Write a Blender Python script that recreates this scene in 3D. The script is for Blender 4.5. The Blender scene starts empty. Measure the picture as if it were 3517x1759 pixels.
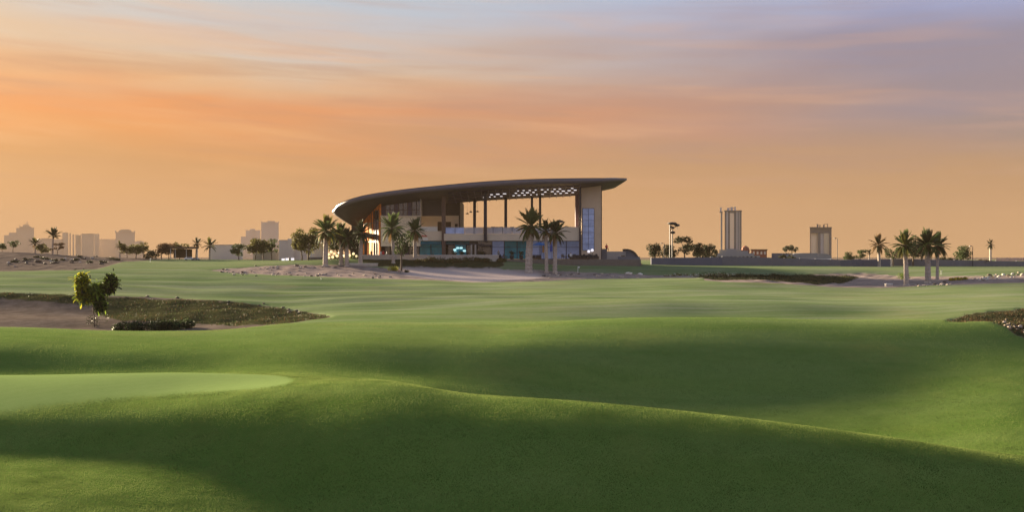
import bpy, bmesh, math, random
import numpy as np
from mathutils import Vector, Matrix, noise as mnoise

# ------------------------------------------------------------------ camera
F, CX, CY, EYE = 3200.0, 1758.5, 879.5, 7.0
scene = bpy.context.scene
col = scene.collection
cam_d = bpy.data.cameras.new('camera'); cam = bpy.data.objects.new('camera', cam_d)
col.objects.link(cam)
cam.location = (0, 0, EYE); cam.rotation_euler = (math.radians(90), 0, 0)
cam_d.sensor_width = 36.0; cam_d.lens = 36.0 * F / 3517.0
cam_d.clip_start = 0.5; cam_d.clip_end = 12000
scene.camera = cam

# ------------------------------------------------------------------ sun, sky, exposure
SUN_AZ, SUN_EL = -44.0, 10.0          # degrees left of the view axis, above the horizon
EXPO = 3.15
HAZE = 0.00024
SKY = 1.0 / 2 ** EXPO
az, el = math.radians(SUN_AZ), math.radians(SUN_EL)
sdir = Vector((math.sin(az) * math.cos(el), math.cos(az) * math.cos(el), math.sin(el)))
sun_d = bpy.data.lights.new('sun', 'SUN'); sun = bpy.data.objects.new('sun', sun_d)
col.objects.link(sun)
sun_d.energy = 4.8; sun_d.angle = math.radians(6.0); sun_d.color = (1.0, 0.80, 0.52)
sun.rotation_euler = sdir.to_track_quat('Z', 'Y').to_euler()
sun.location = (-60, 60, 60)

scene.view_settings.view_transform = 'Standard'
scene.view_settings.look = 'None'
scene.view_settings.exposure = EXPO
scene.view_settings.gamma = 1.0
scene.view_settings.use_curve_mapping = False
scene.render.engine = 'CYCLES'
scene.cycles.use_denoising = True
scene.cycles.max_bounces = 6
scene.cycles.volume_bounces = 0
scene.cycles.transparent_max_bounces = 12
scene.cycles.sample_clamp_indirect = 4.0
scene.cycles.caustics_reflective = False
scene.cycles.caustics_refractive = False

def lin(r, g, b, a=1.0):
    f = lambda c: (c / 255 / 12.92) if c / 255 <= 0.04045 else ((c / 255 + 0.055) / 1.055) ** 2.4
    return (f(r), f(g), f(b), a)

class NT:
    def __init__(s, tree): s.t = tree
    def n(s, kind, **kw):
        nd = s.t.nodes.new(kind)
        for k, v in kw.items():
            if k.startswith('i_'):
                key = k[2:]
                nd.inputs[int(key) if key.isdigit() else key.replace('_', ' ')].default_value = v
            else: setattr(nd, k, v)
        return nd
    def l(s, a, b): s.t.links.new(a, b)
    def math(s, op, a, b=None, clamp=False):
        nd = s.n('ShaderNodeMath', operation=op, use_clamp=clamp)
        for i, v in enumerate((a, b)):
            if v is None: continue
            if isinstance(v, (int, float)): nd.inputs[i].default_value = v
            else: s.l(v, nd.inputs[i])
        return nd.outputs[0]
    def ramp(s, fac, stops, interp='LINEAR'):
        nd = s.n('ShaderNodeValToRGB'); cr = nd.color_ramp; cr.interpolation = interp
        while len(cr.elements) > 1: cr.elements.remove(cr.elements[-1])
        for i, (p, c) in enumerate(stops):
            e = cr.elements[0] if i == 0 else cr.elements.new(p)
            e.position = p; e.color = c if len(c) == 4 else (*c, 1)
        s.l(fac, nd.inputs[0]); return nd.outputs[0]
    def mix(s, fac, a, b, mode='MIX'):
        nd = s.n('ShaderNodeMix', data_type='RGBA', blend_type=mode)
        for i, v in ((0, fac), (6, a), (7, b)):
            if isinstance(v, (int, float)): nd.inputs[i].default_value = v
            elif isinstance(v, tuple): nd.inputs[i].default_value = v if len(v) == 4 else (*v, 1)
            else: s.l(v, nd.inputs[i])
        return nd.outputs[2]
    def rng(s, v, a, b, c=0.0, d=1.0, smooth=False):
        nd = s.n('ShaderNodeMapRange', clamp=True)
        if smooth: nd.interpolation_type = 'SMOOTHSTEP'
        s.l(v, nd.inputs[0])
        for i, x in enumerate((a, b, c, d)): nd.inputs[i + 1].default_value = x
        return nd.outputs[0]

world = bpy.data.worlds.new('World'); scene.world = world; world.use_nodes = True
w = NT(world.node_tree); w.t.nodes.clear()
out = w.n('ShaderNodeOutputWorld'); bg = w.n('ShaderNodeBackground')
w.l(bg.outputs[0], out.inputs[0])
bg.inputs[1].default_value = SKY
tc = w.n('ShaderNodeTexCoord')
sep = w.n('ShaderNodeSeparateXYZ'); w.l(tc.outputs['Generated'], sep.inputs[0])
X_, Y_, Z_ = sep.outputs
# stretched cloud layer: azimuth / elevation coordinates, warped
azm = w.math('ARCTAN2', X_, Y_)
elv = w.math('ARCSINE', Z_)
def cloud(sx, sz, tilt, seed, detail=5.0, rough=0.55):
    cmb = w.n('ShaderNodeCombineXYZ')
    w.l(w.math('MULTIPLY', azm, sx), cmb.inputs[0])
    w.l(w.math('MULTIPLY', w.math('ADD', elv, w.math('MULTIPLY', azm, tilt)), sz), cmb.inputs[1])
    cmb.inputs[2].default_value = seed
    nz = w.n('ShaderNodeTexNoise', i_Scale=1.0, i_Detail=detail, i_Roughness=rough, i_Distortion=0.35)
    w.l(cmb.outputs[0], nz.inputs['Vector']); return nz.outputs['Fac']
c1 = cloud(2.0, 16.0, 0.03, 3.1, 3.0)      # broad bands
c2 = cloud(3.2, 42.0, 0.05, 8.7, 4.0)      # thin streaks
c4 = cloud(5.0, 95.0, 0.04, 14.2, 5.0, .6)   # wisps
c3 = cloud(1.6, 9.0, -0.06, 21.4, 3.0)     # large soft areas
warp = w.math('MULTIPLY', w.math('SUBTRACT', c1, 0.5), 0.10)
warp2 = w.math('MULTIPLY', w.math('SUBTRACT', c3, 0.5), 0.07)
zz = w.math('ADD', w.math('ADD', Z_, warp), warp2)
zz = w.math('ADD', w.math('MULTIPLY', zz, w.rng(Z_, 0.03, 0.10)), w.math('MULTIPLY', Z_, w.rng(Z_, 0.03, 0.10, 1.0, 0.0)))
L = [(0.0, lin(255, 199, 142)), (.05, lin(240, 179, 120)), (.10, lin(226, 163, 100)), (.145, lin(255, 162, 86)),
     (.175, lin(246, 190, 136)), (.205, lin(236, 206, 172)), (.235, lin(222, 213, 202)), (.265, lin(204, 213, 217)), (.40, lin(188, 203, 222)), (1.0, lin(172, 196, 232))]
R = [(0.0, lin(232, 180, 124)), (.04, lin(213, 163, 114)), (.07, lin(199, 154, 111)), (.10, lin(183, 148, 121)),
     (.13, lin(166, 144, 137)), (.165, lin(153, 142, 155)), (.20, lin(151, 148, 172)), (.24, lin(160, 168, 205)), (.265, lin(168, 180, 218)), (.40, lin(170, 188, 220)), (1.0, lin(172, 196, 232))]
rl, rr = w.ramp(zz, L), w.ramp(zz, R)
hd = w.math('ADD', w.math('MULTIPLY', X_, sdir.x / math.cos(el)), w.math('MULTIPLY', Y_, sdir.y / math.cos(el)))
hl = w.math('SQRT', w.math('ADD', w.math('MULTIPLY', X_, X_), w.math('MULTIPLY', Y_, Y_)))
hd = w.math('DIVIDE', hd, w.math('MAXIMUM', hl, 1e-4))
sunw = w.math('ADD', hd, w.math('MULTIPLY', w.math('SUBTRACT', c3, 0.5), 0.5))
skyc = w.mix(w.rng(sunw, 0.40, 1.0), rr, rl)
B_ = [(0.0, lin(222, 196, 184)), (.10, lin(232, 210, 206)), (.22, lin(214, 210, 230)), (.40, lin(198, 212, 238)), (1.0, lin(172, 196, 232))]   # away from the sun
skyc = w.mix(w.rng(hd, 0.1, -0.5), skyc, w.ramp(Z_, B_))
# thin warm and mauve streaks, strongest at mid height
mid = w.math('MULTIPLY', w.rng(Z_, 0.045, 0.12), w.rng(Z_, 0.17, 0.28, 1.0, 0.25))
st = w.math('MULTIPLY', w.rng(c2, 0.50, 0.70, 0, 1, True), mid)
skyc = w.mix(w.math('MULTIPLY', st, 0.42), skyc, w.mix(w.rng(sunw, 0.1, 0.9), lin(186, 160, 162), lin(255, 188, 128)))
st2 = w.math('MULTIPLY', w.rng(c2, 0.47, 0.30, 0, 1, True), mid)
skyc = w.mix(w.math('MULTIPLY', st2, 0.50), skyc, w.mix(w.rng(sunw, 0.1, 0.9), lin(140, 132, 150), lin(200, 152, 122)))
wis = w.math('MULTIPLY', w.rng(c4, 0.48, 0.72, 0, 1, True), mid)
skyc = w.mix(w.math('MULTIPLY', wis, 0.30), skyc, w.mix(w.rng(sunw, 0.3, 0.95), lin(150, 138, 152), lin(214, 150, 112)))
nish = w.n('ShaderNodeTexSky', sky_type='NISHITA', sun_disc=False)
nish.sun_elevation = el; nish.sun_rotation = az; nish.dust_density = 4.0
nscl = w.mix(1.0, nish.outputs[0], (0.07, 0.07, 0.07), 'MULTIPLY')
skyc = w.mix(0.06, skyc, nscl)
skyc = w.mix(w.rng(Z_, -0.02, -0.001), lin(120, 105, 80), skyc)
w.l(skyc, bg.inputs[0])

# ------------------------------------------------------------------ materials
MATS = {}
def material(name, c, rough=0.7, var=0.15, scale=3.0, metal=0.0, bump=0.0, bscale=20.0, emit=None, estr=0.0, c2=None, trans=0.0, spec=0.3, alpha=1.0):
    m = bpy.data.materials.new(name); m.use_nodes = True
    t = NT(m.node_tree); b = t.t.nodes['Principled BSDF']
    co = t.n('ShaderNodeTexCoord')
    nz = t.n('ShaderNodeTexNoise', i_Scale=scale, i_Detail=5.0, i_Roughness=0.6)
    t.l(co.outputs['Object'], nz.inputs['Vector'])
    lo = tuple(max(0, x * (1 - var)) for x in c[:3]); hi = tuple(min(1, x * (1 + var)) for x in (c2 or c)[:3])
    cc = t.ramp(nz.outputs['Fac'], [(0.3, lo), (0.7, hi)])
    t.l(cc, b.inputs['Base Color'])
    b.inputs['Roughness'].default_value = rough; b.inputs['Metallic'].default_value = metal
    b.inputs['Specular IOR Level'].default_value = spec
    if alpha < 1: b.inputs['Alpha'].default_value = alpha
    if bump:
        n2 = t.n('ShaderNodeTexNoise', i_Scale=bscale, i_Detail=4.0)
        t.l(co.outputs['Object'], n2.inputs['Vector'])
        bp = t.n('ShaderNodeBump', i_Strength=bump, i_Distance=0.05)
        t.l(n2.outputs['Fac'], bp.inputs['Height']); t.l(bp.outputs[0], b.inputs['Normal'])
    if emit:
        b.inputs['Emission Color'].default_value = (*emit[:3], 1); b.inputs['Emission Strength'].default_value = estr
    if trans:
        tr = t.n('ShaderNodeBsdfTranslucent'); t.l(cc, tr.inputs[0])
        mx = t.n('ShaderNodeMixShader'); mx.inputs[0].default_value = trans
        t.l(b.outputs[0], mx.inputs[1]); t.l(tr.outputs[0], mx.inputs[2])
        t.l(mx.outputs[0], t.t.nodes['Material Output'].inputs[0])
    MATS[name] = m; return m

# ------------------------------------------------------------------ pixel helpers (a pixel is a direction; depth Y is given)
def X(px, Y): return (px - CX) / F * Y
def Zp(py, Y): return EYE - (py - CY) / F * Y
def P(px, py, Y): return Vector((X(px, Y), Y, Zp(py, Y)))

def pchip(x, y, xq):
    x = np.asarray(x, float); y = np.asarray(y, float); xq = np.asarray(xq, float)
    h = np.diff(x); d = np.diff(y) / h; n = len(x); m = np.zeros(n)
    for i in range(1, n - 1):
        if d[i - 1] * d[i] > 0:
            w1 = 2 * h[i] + h[i - 1]; w2 = h[i] + 2 * h[i - 1]
            m[i] = (w1 + w2) / (w1 / d[i - 1] + w2 / d[i])
    m[0] = d[0]; m[-1] = d[-1]
    k = np.clip(np.searchsorted(x, xq) - 1, 0, n - 2)
    t = (np.clip(xq, x[0], x[-1]) - x[k]) / h[k]
    t2, t3 = t * t, t * t * t
    return (2*t3-3*t2+1)*y[k] + (t3-2*t2+t)*h[k]*m[k] + (-2*t3+3*t2)*y[k+1] + (t3-t2)*h[k]*m[k+1]

# ------------------------------------------------------------------ terrain
C = [-1500, 0, 350, 700, 1000, 1300, 1650, 2000, 2500, 3000, 3517, 5000]
def row(Ys, pys): return (Ys, pys)
CREST = ([30, 30.4, 30.4, 30.2, 30, 29.6, 29, 28.3, 27.5, 26.6, 25.6, 25.0], 'p', [1480, 1412, 1383, 1360, 1340, 1328, 1365, 1393, 1437, 1500, 1583, 1720])
PD = [1.4, 1.3, 1.4, 1.8, 2.6, 3.0, 2.6, 2.0, 1.5, 1.1, .8, .7]          # shoulder just before the near crest
PRE = ([y - d for y, d in zip(CREST[0], PD)], 'z', [-(p - CY) / F * y - .10 * d for y, p, d in zip(CREST[0], CREST[2], PD)])
ROWS = [
 ([8.]*12, 'z', [-7.3]*12),
 ([20.5, 20.5, 20.3, 19.8, 18.5, 17, 16.5, 16.5, 16.5, 16, 16, 16], 'z', [-5.85, -5.85, -5.92, -6.15, -6.6, -7.0, -7.2, -7.3, -7.4, -7.5, -7.7, -7.7]),
 ([27.2, 27.5, 26.8, 25.4, 22.9, 21.4, 20.9, 20.7, 20.5, 20.2, 19.8, 19.5], 'z', [-5.75, -5.75, -5.82, -5.98, -6.4, -6.65, -6.85, -7.0, -7.15, -7.3, -7.5, -7.5]),
 PRE,
 CREST,
 ([35, 36, 36.3, 36.5, 36, 36.6, 36, 35, 34, 33, 32, 31], 'p', [1300, 1290, 1285, 1283, 1290, 1312, 1440, 1510, 1550, 1570, 1580, 1590]),
 ([42.5, 42.5, 42.5, 42.3, 42, 42, 42, 42, 42, 42, 42, 42], 'p', [1300, 1292, 1290, 1286, 1280, 1292, 1330, 1368, 1390, 1378, 1345, 1340]),
 ([46.8, 46.8, 46.8, 47.4, 48, 48.5, 49, 49.6, 50, 50, 49.6, 49.5], 'p', [1195, 1195, 1200, 1204, 1194, 1184, 1178, 1172, 1172, 1184, 1204, 1206]),
 ([55, 55, 55, 56, 58, 58, 57.5, 57, 57, 56, 55, 55], 'p', [1133, 1133, 1140, 1136, 1113, 1113, 1110, 1098, 1094, 1102, 1110, 1115]),
 ([74, 74, 74, 72, 70, 68, 67, 66.5, 66.5, 66, 64, 64], 'p', [1128, 1128, 1133, 1128, 1108, 1104, 1106, 1110, 1108, 1112, 1114, 1116]),
 ([93, 93, 93, 88, 84, 81, 79, 78, 78, 77, 71, 71], 'p', [1060, 1060, 1060, 1062, 1066, 1056, 1047, 1040, 1040, 1050, 1055, 1055]),
 ([101, 101, 101, 100, 99, 100, 100, 100, 100, 98, 94, 94], 'p', [1008, 1008, 1012, 1028, 1034, 1022, 1018, 1015, 1012, 1020, 1018, 1018]),
 ([150, 150, 150, 141, 138, 136, 134, 132, 128, 122, 118, 118], 'p', [940, 940, 942, 951, 955, 964, 971, 965, 955, 985, 973, 970]),
 ([160, 160, 160, 150, 150, 150, 150, 150, 145, 140, 135, 135], 'p', [932, 932, 928, 944, 950, 956, 962, 957, 953, 977, 966, 962]),
 ([185, 185, 185, 172, 176, 178, 178, 175, 174, 174, 165, 165], 'p', [905, 902, 903, 918, 912, 920, 926, 940, 943, 946, 944, 944]),
 ([200, 200, 200, 191, 188, 187.5, 187, 180, 179, 179, 170, 170], 'p', [886, 882, 897, 904, 896, 888, 892, 917, 920, 928, 929, 929]),
 ([225, 225, 225, 225, 225, 225, 225, 225, 225, 225, 225, 225], 'p', [868, 866, 884, 892, 893, 901, 902, 904, 912, 914, 916, 916]),
 ([330]*12, 'z', [-2.2]*12), ([700]*12, 'z', [-4.2]*12), ([3000]*12, 'z', [-5.0]*12)]
pxs = np.concatenate([np.linspace(-1500, -120, 36)[:-1], np.linspace(-120, 3640, 470), np.linspace(3640, 5000, 36)[1:]])
Ys = np.concatenate([np.exp(np.arange(math.log(8), math.log(300), 0.0075)), np.exp(np.linspace(math.log(300), math.log(3000), 36))])
Ytab, Ztab = [], []
for Yr, k, v in ROWS:
    yy = pchip(C, Yr, pxs); vv = pchip(C, v, pxs)
    Ytab.append(yy); Ztab.append(vv if k == 'z' else -(vv - CY) / F * yy)
Ytab, Ztab = np.array(Ytab), np.array(Ztab)
H = np.zeros((len(Ys), len(pxs)))
for j in range(len(pxs)):
    H[:, j] = pchip(Ytab[:, j], Ztab[:, j], Ys)
# soften the control lines a little, then undulations
def blur(A, ky, kx):
    for _ in range(ky):
        B = A.copy(); B[1:-1] = (A[:-2] + 2 * A[1:-1] + A[2:]) / 4; A = B
    for _ in range(kx):
        B = A.copy(); B[:, 1:-1] = (A[:, :-2] + 2 * A[:, 1:-1] + A[:, 2:]) / 4; A = B
    return A
H = blur(H, 12, 14)
YY, PX = np.meshgrid(Ys, pxs, indexing='ij')
XX = (PX - CX) / F * YY
def waves(x, y, amp, lam, seed):
    r = np.random.RandomState(seed); s = np.zeros_like(x)
    for _ in range(9):
        a = r.uniform(0, 2 * math.pi); l = lam * r.uniform(.6, 1.6); ph = r.uniform(0, 6.28)
        s += np.sin((x * math.cos(a) + y * math.sin(a)) * 2 * math.pi / l + ph)
    return amp * s / 3.0
sm = lambda v, a, b: np.clip((v - a) / (b - a), 0, 1) ** 2 * (3 - 2 * np.clip((v - a) / (b - a), 0, 1))
fw = sm(YY, 58, 75) * (1 - sm(YY, 138, 160))
H += fw * (0.20 * np.sin(YY * 2 * math.pi / 13 + waves(XX, YY, 1.6, 60, 5) + XX * .05) * (0.5 + 0.5 * np.sin(XX / 21. + YY / 37.)) + waves(XX, YY, 0.05, 12, 6))
H += sm(YY, 8, 20) * (1 - sm(YY, 60, 80)) * (waves(XX, YY, 0.03, 13, 7) + waves(XX, YY, 0.075, 21, 17))
Hpy = CY - H / YY * F                                   # where each vertex falls in the picture

def in_poly(px, py, poly):
    ins = np.zeros(px.shape, bool); n = len(poly)
    for i in range(n):
        (x0, y0), (x1, y1) = poly[i], poly[(i + 1) % n]
        c = ((y0 > py) != (y1 > py)) & (px < (x1 - x0) * (py - y0) / ((y1 - y0) or 1e-9) + x0)
        ins ^= c
    return ins
def region(poly, y0, y1, k=2): return blur((in_poly(PX, Hpy, poly) & (YY > y0) & (YY < y1)).astype(float), k, k)
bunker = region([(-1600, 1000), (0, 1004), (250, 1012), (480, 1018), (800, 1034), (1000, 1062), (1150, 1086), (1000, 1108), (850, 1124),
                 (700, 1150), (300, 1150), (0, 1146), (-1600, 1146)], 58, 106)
waste = region([(715, 928), (800, 921), (900, 914), (1010, 909), (1210, 911), (1330, 921), (1450, 914), (1700, 922), (1850, 928), (2060, 937),
                (2250, 945), (2420, 948), (2420, 953), (2250, 955), (2000, 958), (1850, 966), (1650, 972), (1500, 962), (1200, 954), (1000, 946), (800, 938)], 136, 186)
rwaste = region([(2420, 940), (2700, 945), (2960, 938), (3140, 950), (3300, 948), (3700, 944), (3700, 975), (3400, 982), (3060, 990), (2700, 985), (2420, 962)], 119, 180)
dunes = np.maximum(region([(-1600, 850), (620, 850), (620, 888), (420, 900), (330, 925), (0, 932), (-1600, 932)], 158, 300),
                   region([(-1600, 800), (5200, 800), (5200, 893), (-1600, 893)], 245, 5000))
rhollow = region([(3250, 1103), (3320, 1082), (3420, 1066), (3560, 1056), (5200, 1050), (5200, 1300), (3560, 1180), (3475, 1140), (3445, 1118), (3400, 1104)], 48, 76)  # dry hollow, widened over a grass bank whose shade is painted as scrub
scrub = np.maximum(region([(330, 1016), (800, 1034), (1000, 1062), (1150, 1086), (1000, 1106), (820, 1116), (600, 1105), (420, 1100), (330, 1075)], 58, 106, 5),
                   np.maximum(region([(-1600, 1000), (0, 1004), (330, 1012), (330, 1050), (200, 1036), (0, 1022), (-1600, 1020)], 80, 106, 3),
                   np.maximum(region([(2400, 935), (2700, 940), (2960, 948), (2900, 972), (2700, 980), (2400, 962)], 125, 180, 5), rhollow)))
bed = region([(1215, 884), (1240, 880), (1720, 882), (1735, 912), (1700, 920), (1450, 916), (1330, 921), (1260, 905)], 179, 189.5, 2)
scrub = np.maximum(scrub, bed)
green = region([(-1600, 1291), (0, 1286), (350, 1281), (700, 1281), (930, 1288), (985, 1296), (1010, 1307), (985, 1322), (900, 1337), (700, 1350), (400, 1371),
                (150, 1397), (0, 1421), (-1600, 1510)], 28, 38, 6)
sand = np.maximum.reduce([bunker, waste, rwaste, dunes, rhollow, bed])
paleflat = region([(1380, 920), (1700, 924), (1850, 932), (1860, 955), (1650, 968), (1500, 958), (1400, 945)], 138, 186, 3)
rough_amt = np.clip(scrub + 0.5 * waste + 0.5 * rwaste + .5 * dunes * (YY < 260), 0, 1)
rs = np.random.RandomState(4)
lump = waves(XX, YY, 0.06, 2.3, 11) + waves(XX, YY, 0.10, 5.1, 12)
H += rough_amt * (1 - paleflat) * lump * np.where(YY < 110, .55, 1.0)
H -= 0.10 * sand * (YY < 190)                           # sand lies a little below the turf lip
del rs
def gz(x, y):
    """height of the ground (world z) under x, y"""
    px = CX + x / y * F
    j = np.clip(np.searchsorted(pxs, px) - 1, 0, len(pxs) - 2); i = np.clip(np.searchsorted(Ys, y) - 1, 0, len(Ys) - 2)
    u = (px - pxs[j]) / (pxs[j + 1] - pxs[j]); v = (y - Ys[i]) / (Ys[i + 1] - Ys[i])
    u = min(max(u, 0), 1); v = min(max(v, 0), 1)
    return float((H[i, j] * (1-u) + H[i, j+1] * u) * (1-v) + (H[i+1, j] * (1-u) + H[i+1, j+1] * u) * v) + EYE
def hit(px, py, y0=15, y1=320):
    """first visible ground point along a pixel's ray between two depths"""
    j = int(np.clip(np.searchsorted(pxs, px), 0, len(pxs) - 1))
    best = None
    for i in range(len(Ys)):
        if Ys[i] < y0 or Ys[i] > y1: continue
        q = CY - H[i, j] / Ys[i] * F
        if q <= py: best = Ys[i]; break
    if best is None: best = y1
    x = X(px, best); return Vector((x, best, gz(x, best)))

def ground_material():
    m = bpy.data.materials.new('turf_and_sand'); m.use_nodes = True
    t = NT(m.node_tree); b = t.t.nodes['Principled BSDF']
    at2 = t.n('ShaderNodeAttribute', attribute_name='turf'); sp2 = t.n('ShaderNodeSeparateColor'); t.l(at2.outputs['Color'], sp2.inputs[0])
    at = t.n('ShaderNodeAttribute', attribute_name='masks'); sp = t.n('ShaderNodeSeparateColor'); t.l(at.outputs['Color'], sp.inputs[0])
    co = t.n('ShaderNodeTexCoord')
    def nz(scale, detail=6.0, rough=0.6, sx=1.0, sy=1.0):
        mp = t.n('ShaderNodeMapping'); mp.inputs['Scale'].default_value = (sx, sy, 1); t.l(co.outputs['Object'], mp.inputs[0])
        n = t.n('ShaderNodeTexNoise', i_Scale=scale, i_Detail=detail, i_Roughness=rough); t.l(mp.outputs[0], n.inputs['Vector']); return n.outputs['Fac']
    big, mid_, fine, blade = nz(0.035, 3), nz(0.35, 5, .6, .5, 1.6), nz(2.6, 6, .7), nz(22.0, 4, .75, 1.0, 1.0)
    streak = nz(0.22, 4, .55, .25, 1.5)
    g = t.ramp(big, [(0.32, (.080, .132, .030)), (0.5, (.106, .158, .038)), (0.68, (.138, .176, .046))])
    g = t.mix(t.math('MULTIPLY', t.rng(streak, .42, .66, 0, .70), t.rng(sp2.outputs[2], 0, 1, .45, 1)), g, (.165, .200, .078))
    g = t.mix(t.rng(mid_, .45, .72, 0, .5), g, (.058, .112, .018))
    g = t.mix(t.rng(nz(.11, 6, .65), .56, .74, 0, .55), g, (.175, .165, .050))
    g = t.mix(t.rng(fine, .35, .7, 0, .28), g, (.055, .088, .020))
    g = t.mix(t.rng(blade, .38, .62, .0, .42), g, (.050, .085, .018))
    g = t.mix(sp2.outputs[0], g, t.mix(1.0, g, (.86, .92, .80), 'MULTIPLY'))
    st2 = nz(0.55, 5, .6, .10, 2.2)  # paints light and shadow streaks into the fairway grass
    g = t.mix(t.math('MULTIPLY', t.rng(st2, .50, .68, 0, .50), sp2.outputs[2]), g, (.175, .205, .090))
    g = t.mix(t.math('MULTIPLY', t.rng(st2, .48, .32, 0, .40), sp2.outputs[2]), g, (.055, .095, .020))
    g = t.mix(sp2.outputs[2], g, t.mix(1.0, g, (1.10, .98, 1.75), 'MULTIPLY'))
    grn = t.mix(t.rng(fine, .3, .7, 0, .6), (.135, .185, .066), (.112, .165, .052))
    grn = t.mix(t.rng(blade, .4, .6, .0, .25), grn, (.08, .125, .042))
    wv = t.n('ShaderNodeTexWave', wave_type='BANDS', i_Scale=.42, i_Distortion=.6, i_Detail=1.0); mpw = t.n('ShaderNodeMapping'); mpw.inputs['Rotation'].default_value = (0, 0, .9)
    t.l(co.outputs['Object'], mpw.inputs[0]); t.l(mpw.outputs[0], wv.inputs['Vector'])
    grn = t.mix(t.rng(wv.outputs['Fac'], .35, .65, 0, .06), grn, (.085, .130, .036))
    g = t.mix(sp.outputs[2], g, grn)
    edge = t.math('SUBTRACT', t.math('ADD', fine, nz(0.9, 5)), 1.0)
    sm_ = t.rng(t.math('ADD', sp.outputs[0], t.math('MULTIPLY', edge, .8)), .42, .58)
    s = t.ramp(nz(.5, 7, .7), [(.3, (.13, .100, .090)), (.5, (.21, .165, .150)), (.7, (.30, .235, .215))])
    s = t.mix(t.rng(fine, .5, .72, 0, .5), s, (.085, .068, .055))
    s = t.mix(at.outputs['Alpha'], s, (.34, .275, .262))
    s = t.mix(sp2.outputs[1], s, t.mix(1.0, s, (.165, .18, .145), 'MULTIPLY'))  # bunker shade painted into its sand; dunes darkened alike
    sc = t.ramp(nz(1.3, 7, .75), [(.34, (.022, .026, .011)), (.5, (.033, .034, .016)), (.66, (.046, .043, .023))])
    s = t.mix(t.rng(t.math('ADD', sp.outputs[1], t.math('MULTIPLY', edge, 1.1)), .35, .65), s, sc)
    c = t.mix(sm_, g, s)
    t.l(c, b.inputs['Base Color']); b.inputs['Roughness'].default_value = 1.0; b.inputs['Specular IOR Level'].default_value = 0.0
    b.inputs['Sheen Weight'].default_value = 0.0
    hgt = t.math('ADD', t.math('MULTIPLY', blade, .6), t.math('MULTIPLY', fine, 1.3))
    bp = t.n('ShaderNodeBump', i_Strength=0.22, i_Distance=0.025); t.l(hgt, bp.inputs['Height']); t.l(bp.outputs[0], b.inputs['Normal'])
    return m
GM = ground_material()
nr, nc = H.shape
V = np.stack([XX, YY, H + EYE], -1)
du = np.gradient(V, axis=1); dv = np.gradient(V, axis=0)
N = np.cross(du, dv); N /= np.linalg.norm(N, axis=-1, keepdims=True)
idx = np.arange(nr * nc).reshape(nr, nc)
quads = np.stack([idx[:-1, :-1], idx[:-1, 1:], idx[1:, 1:], idx[1:, :-1]], -1).reshape(-1, 4)
cls = np.zeros((nr, nc), int)
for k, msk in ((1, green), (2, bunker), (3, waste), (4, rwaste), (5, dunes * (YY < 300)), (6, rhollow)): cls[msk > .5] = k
fc = cls[:-1, :-1].reshape(-1)
Vf, Nf = V.reshape(-1, 3), N.reshape(-1, 3)
masks = np.stack([sand, np.clip(scrub, 0, 1), green, paleflat], -1).reshape(-1, 4)
roughm = blur(((YY < 40) & (green < .5)).astype(float) * np.clip((41 - YY) / 4, 0, 1), 6, 6)
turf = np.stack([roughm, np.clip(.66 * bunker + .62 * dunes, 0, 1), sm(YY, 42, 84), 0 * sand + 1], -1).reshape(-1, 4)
def sheet(name, sel):
    q = quads[sel]; u, inv = np.unique(q, return_inverse=True); q = inv.reshape(-1, 4)
    me = bpy.data.meshes.new(name)
    me.vertices.add(len(u)); me.vertices.foreach_set('co', Vf[u].ravel())
    me.loops.add(q.size); me.loops.foreach_set('vertex_index', q.ravel())
    me.polygons.add(len(q)); me.polygons.foreach_set('loop_start', np.arange(0, q.size, 4)); me.polygons.foreach_set('loop_total', np.full(len(q), 4))
    me.update()
    me.polygons.foreach_set('use_smooth', np.ones(len(q), bool))
    a = me.attributes.new('masks', 'FLOAT_COLOR', 'POINT'); a.data.foreach_set('color', masks[u].ravel())
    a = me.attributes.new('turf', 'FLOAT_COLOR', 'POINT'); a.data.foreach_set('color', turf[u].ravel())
    me.normals_split_custom_set_from_vertices(Nf[u])
    me.materials.append(GM)
    o = bpy.data.objects.new(name, me); col.objects.link(o); o['kind'] = 'structure'; return o
for nm, k in (('ground', 0), ('putting_green', 1), ('sand_bunker', 2), ('sandy_waste_area', 3), ('sandy_waste_area', 4), ('sand_dune', 5), ('sandy_waste_area', 6)):  # the last waste sheet also takes in the shaded grass bank
    sheet(nm, fc == k)

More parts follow.
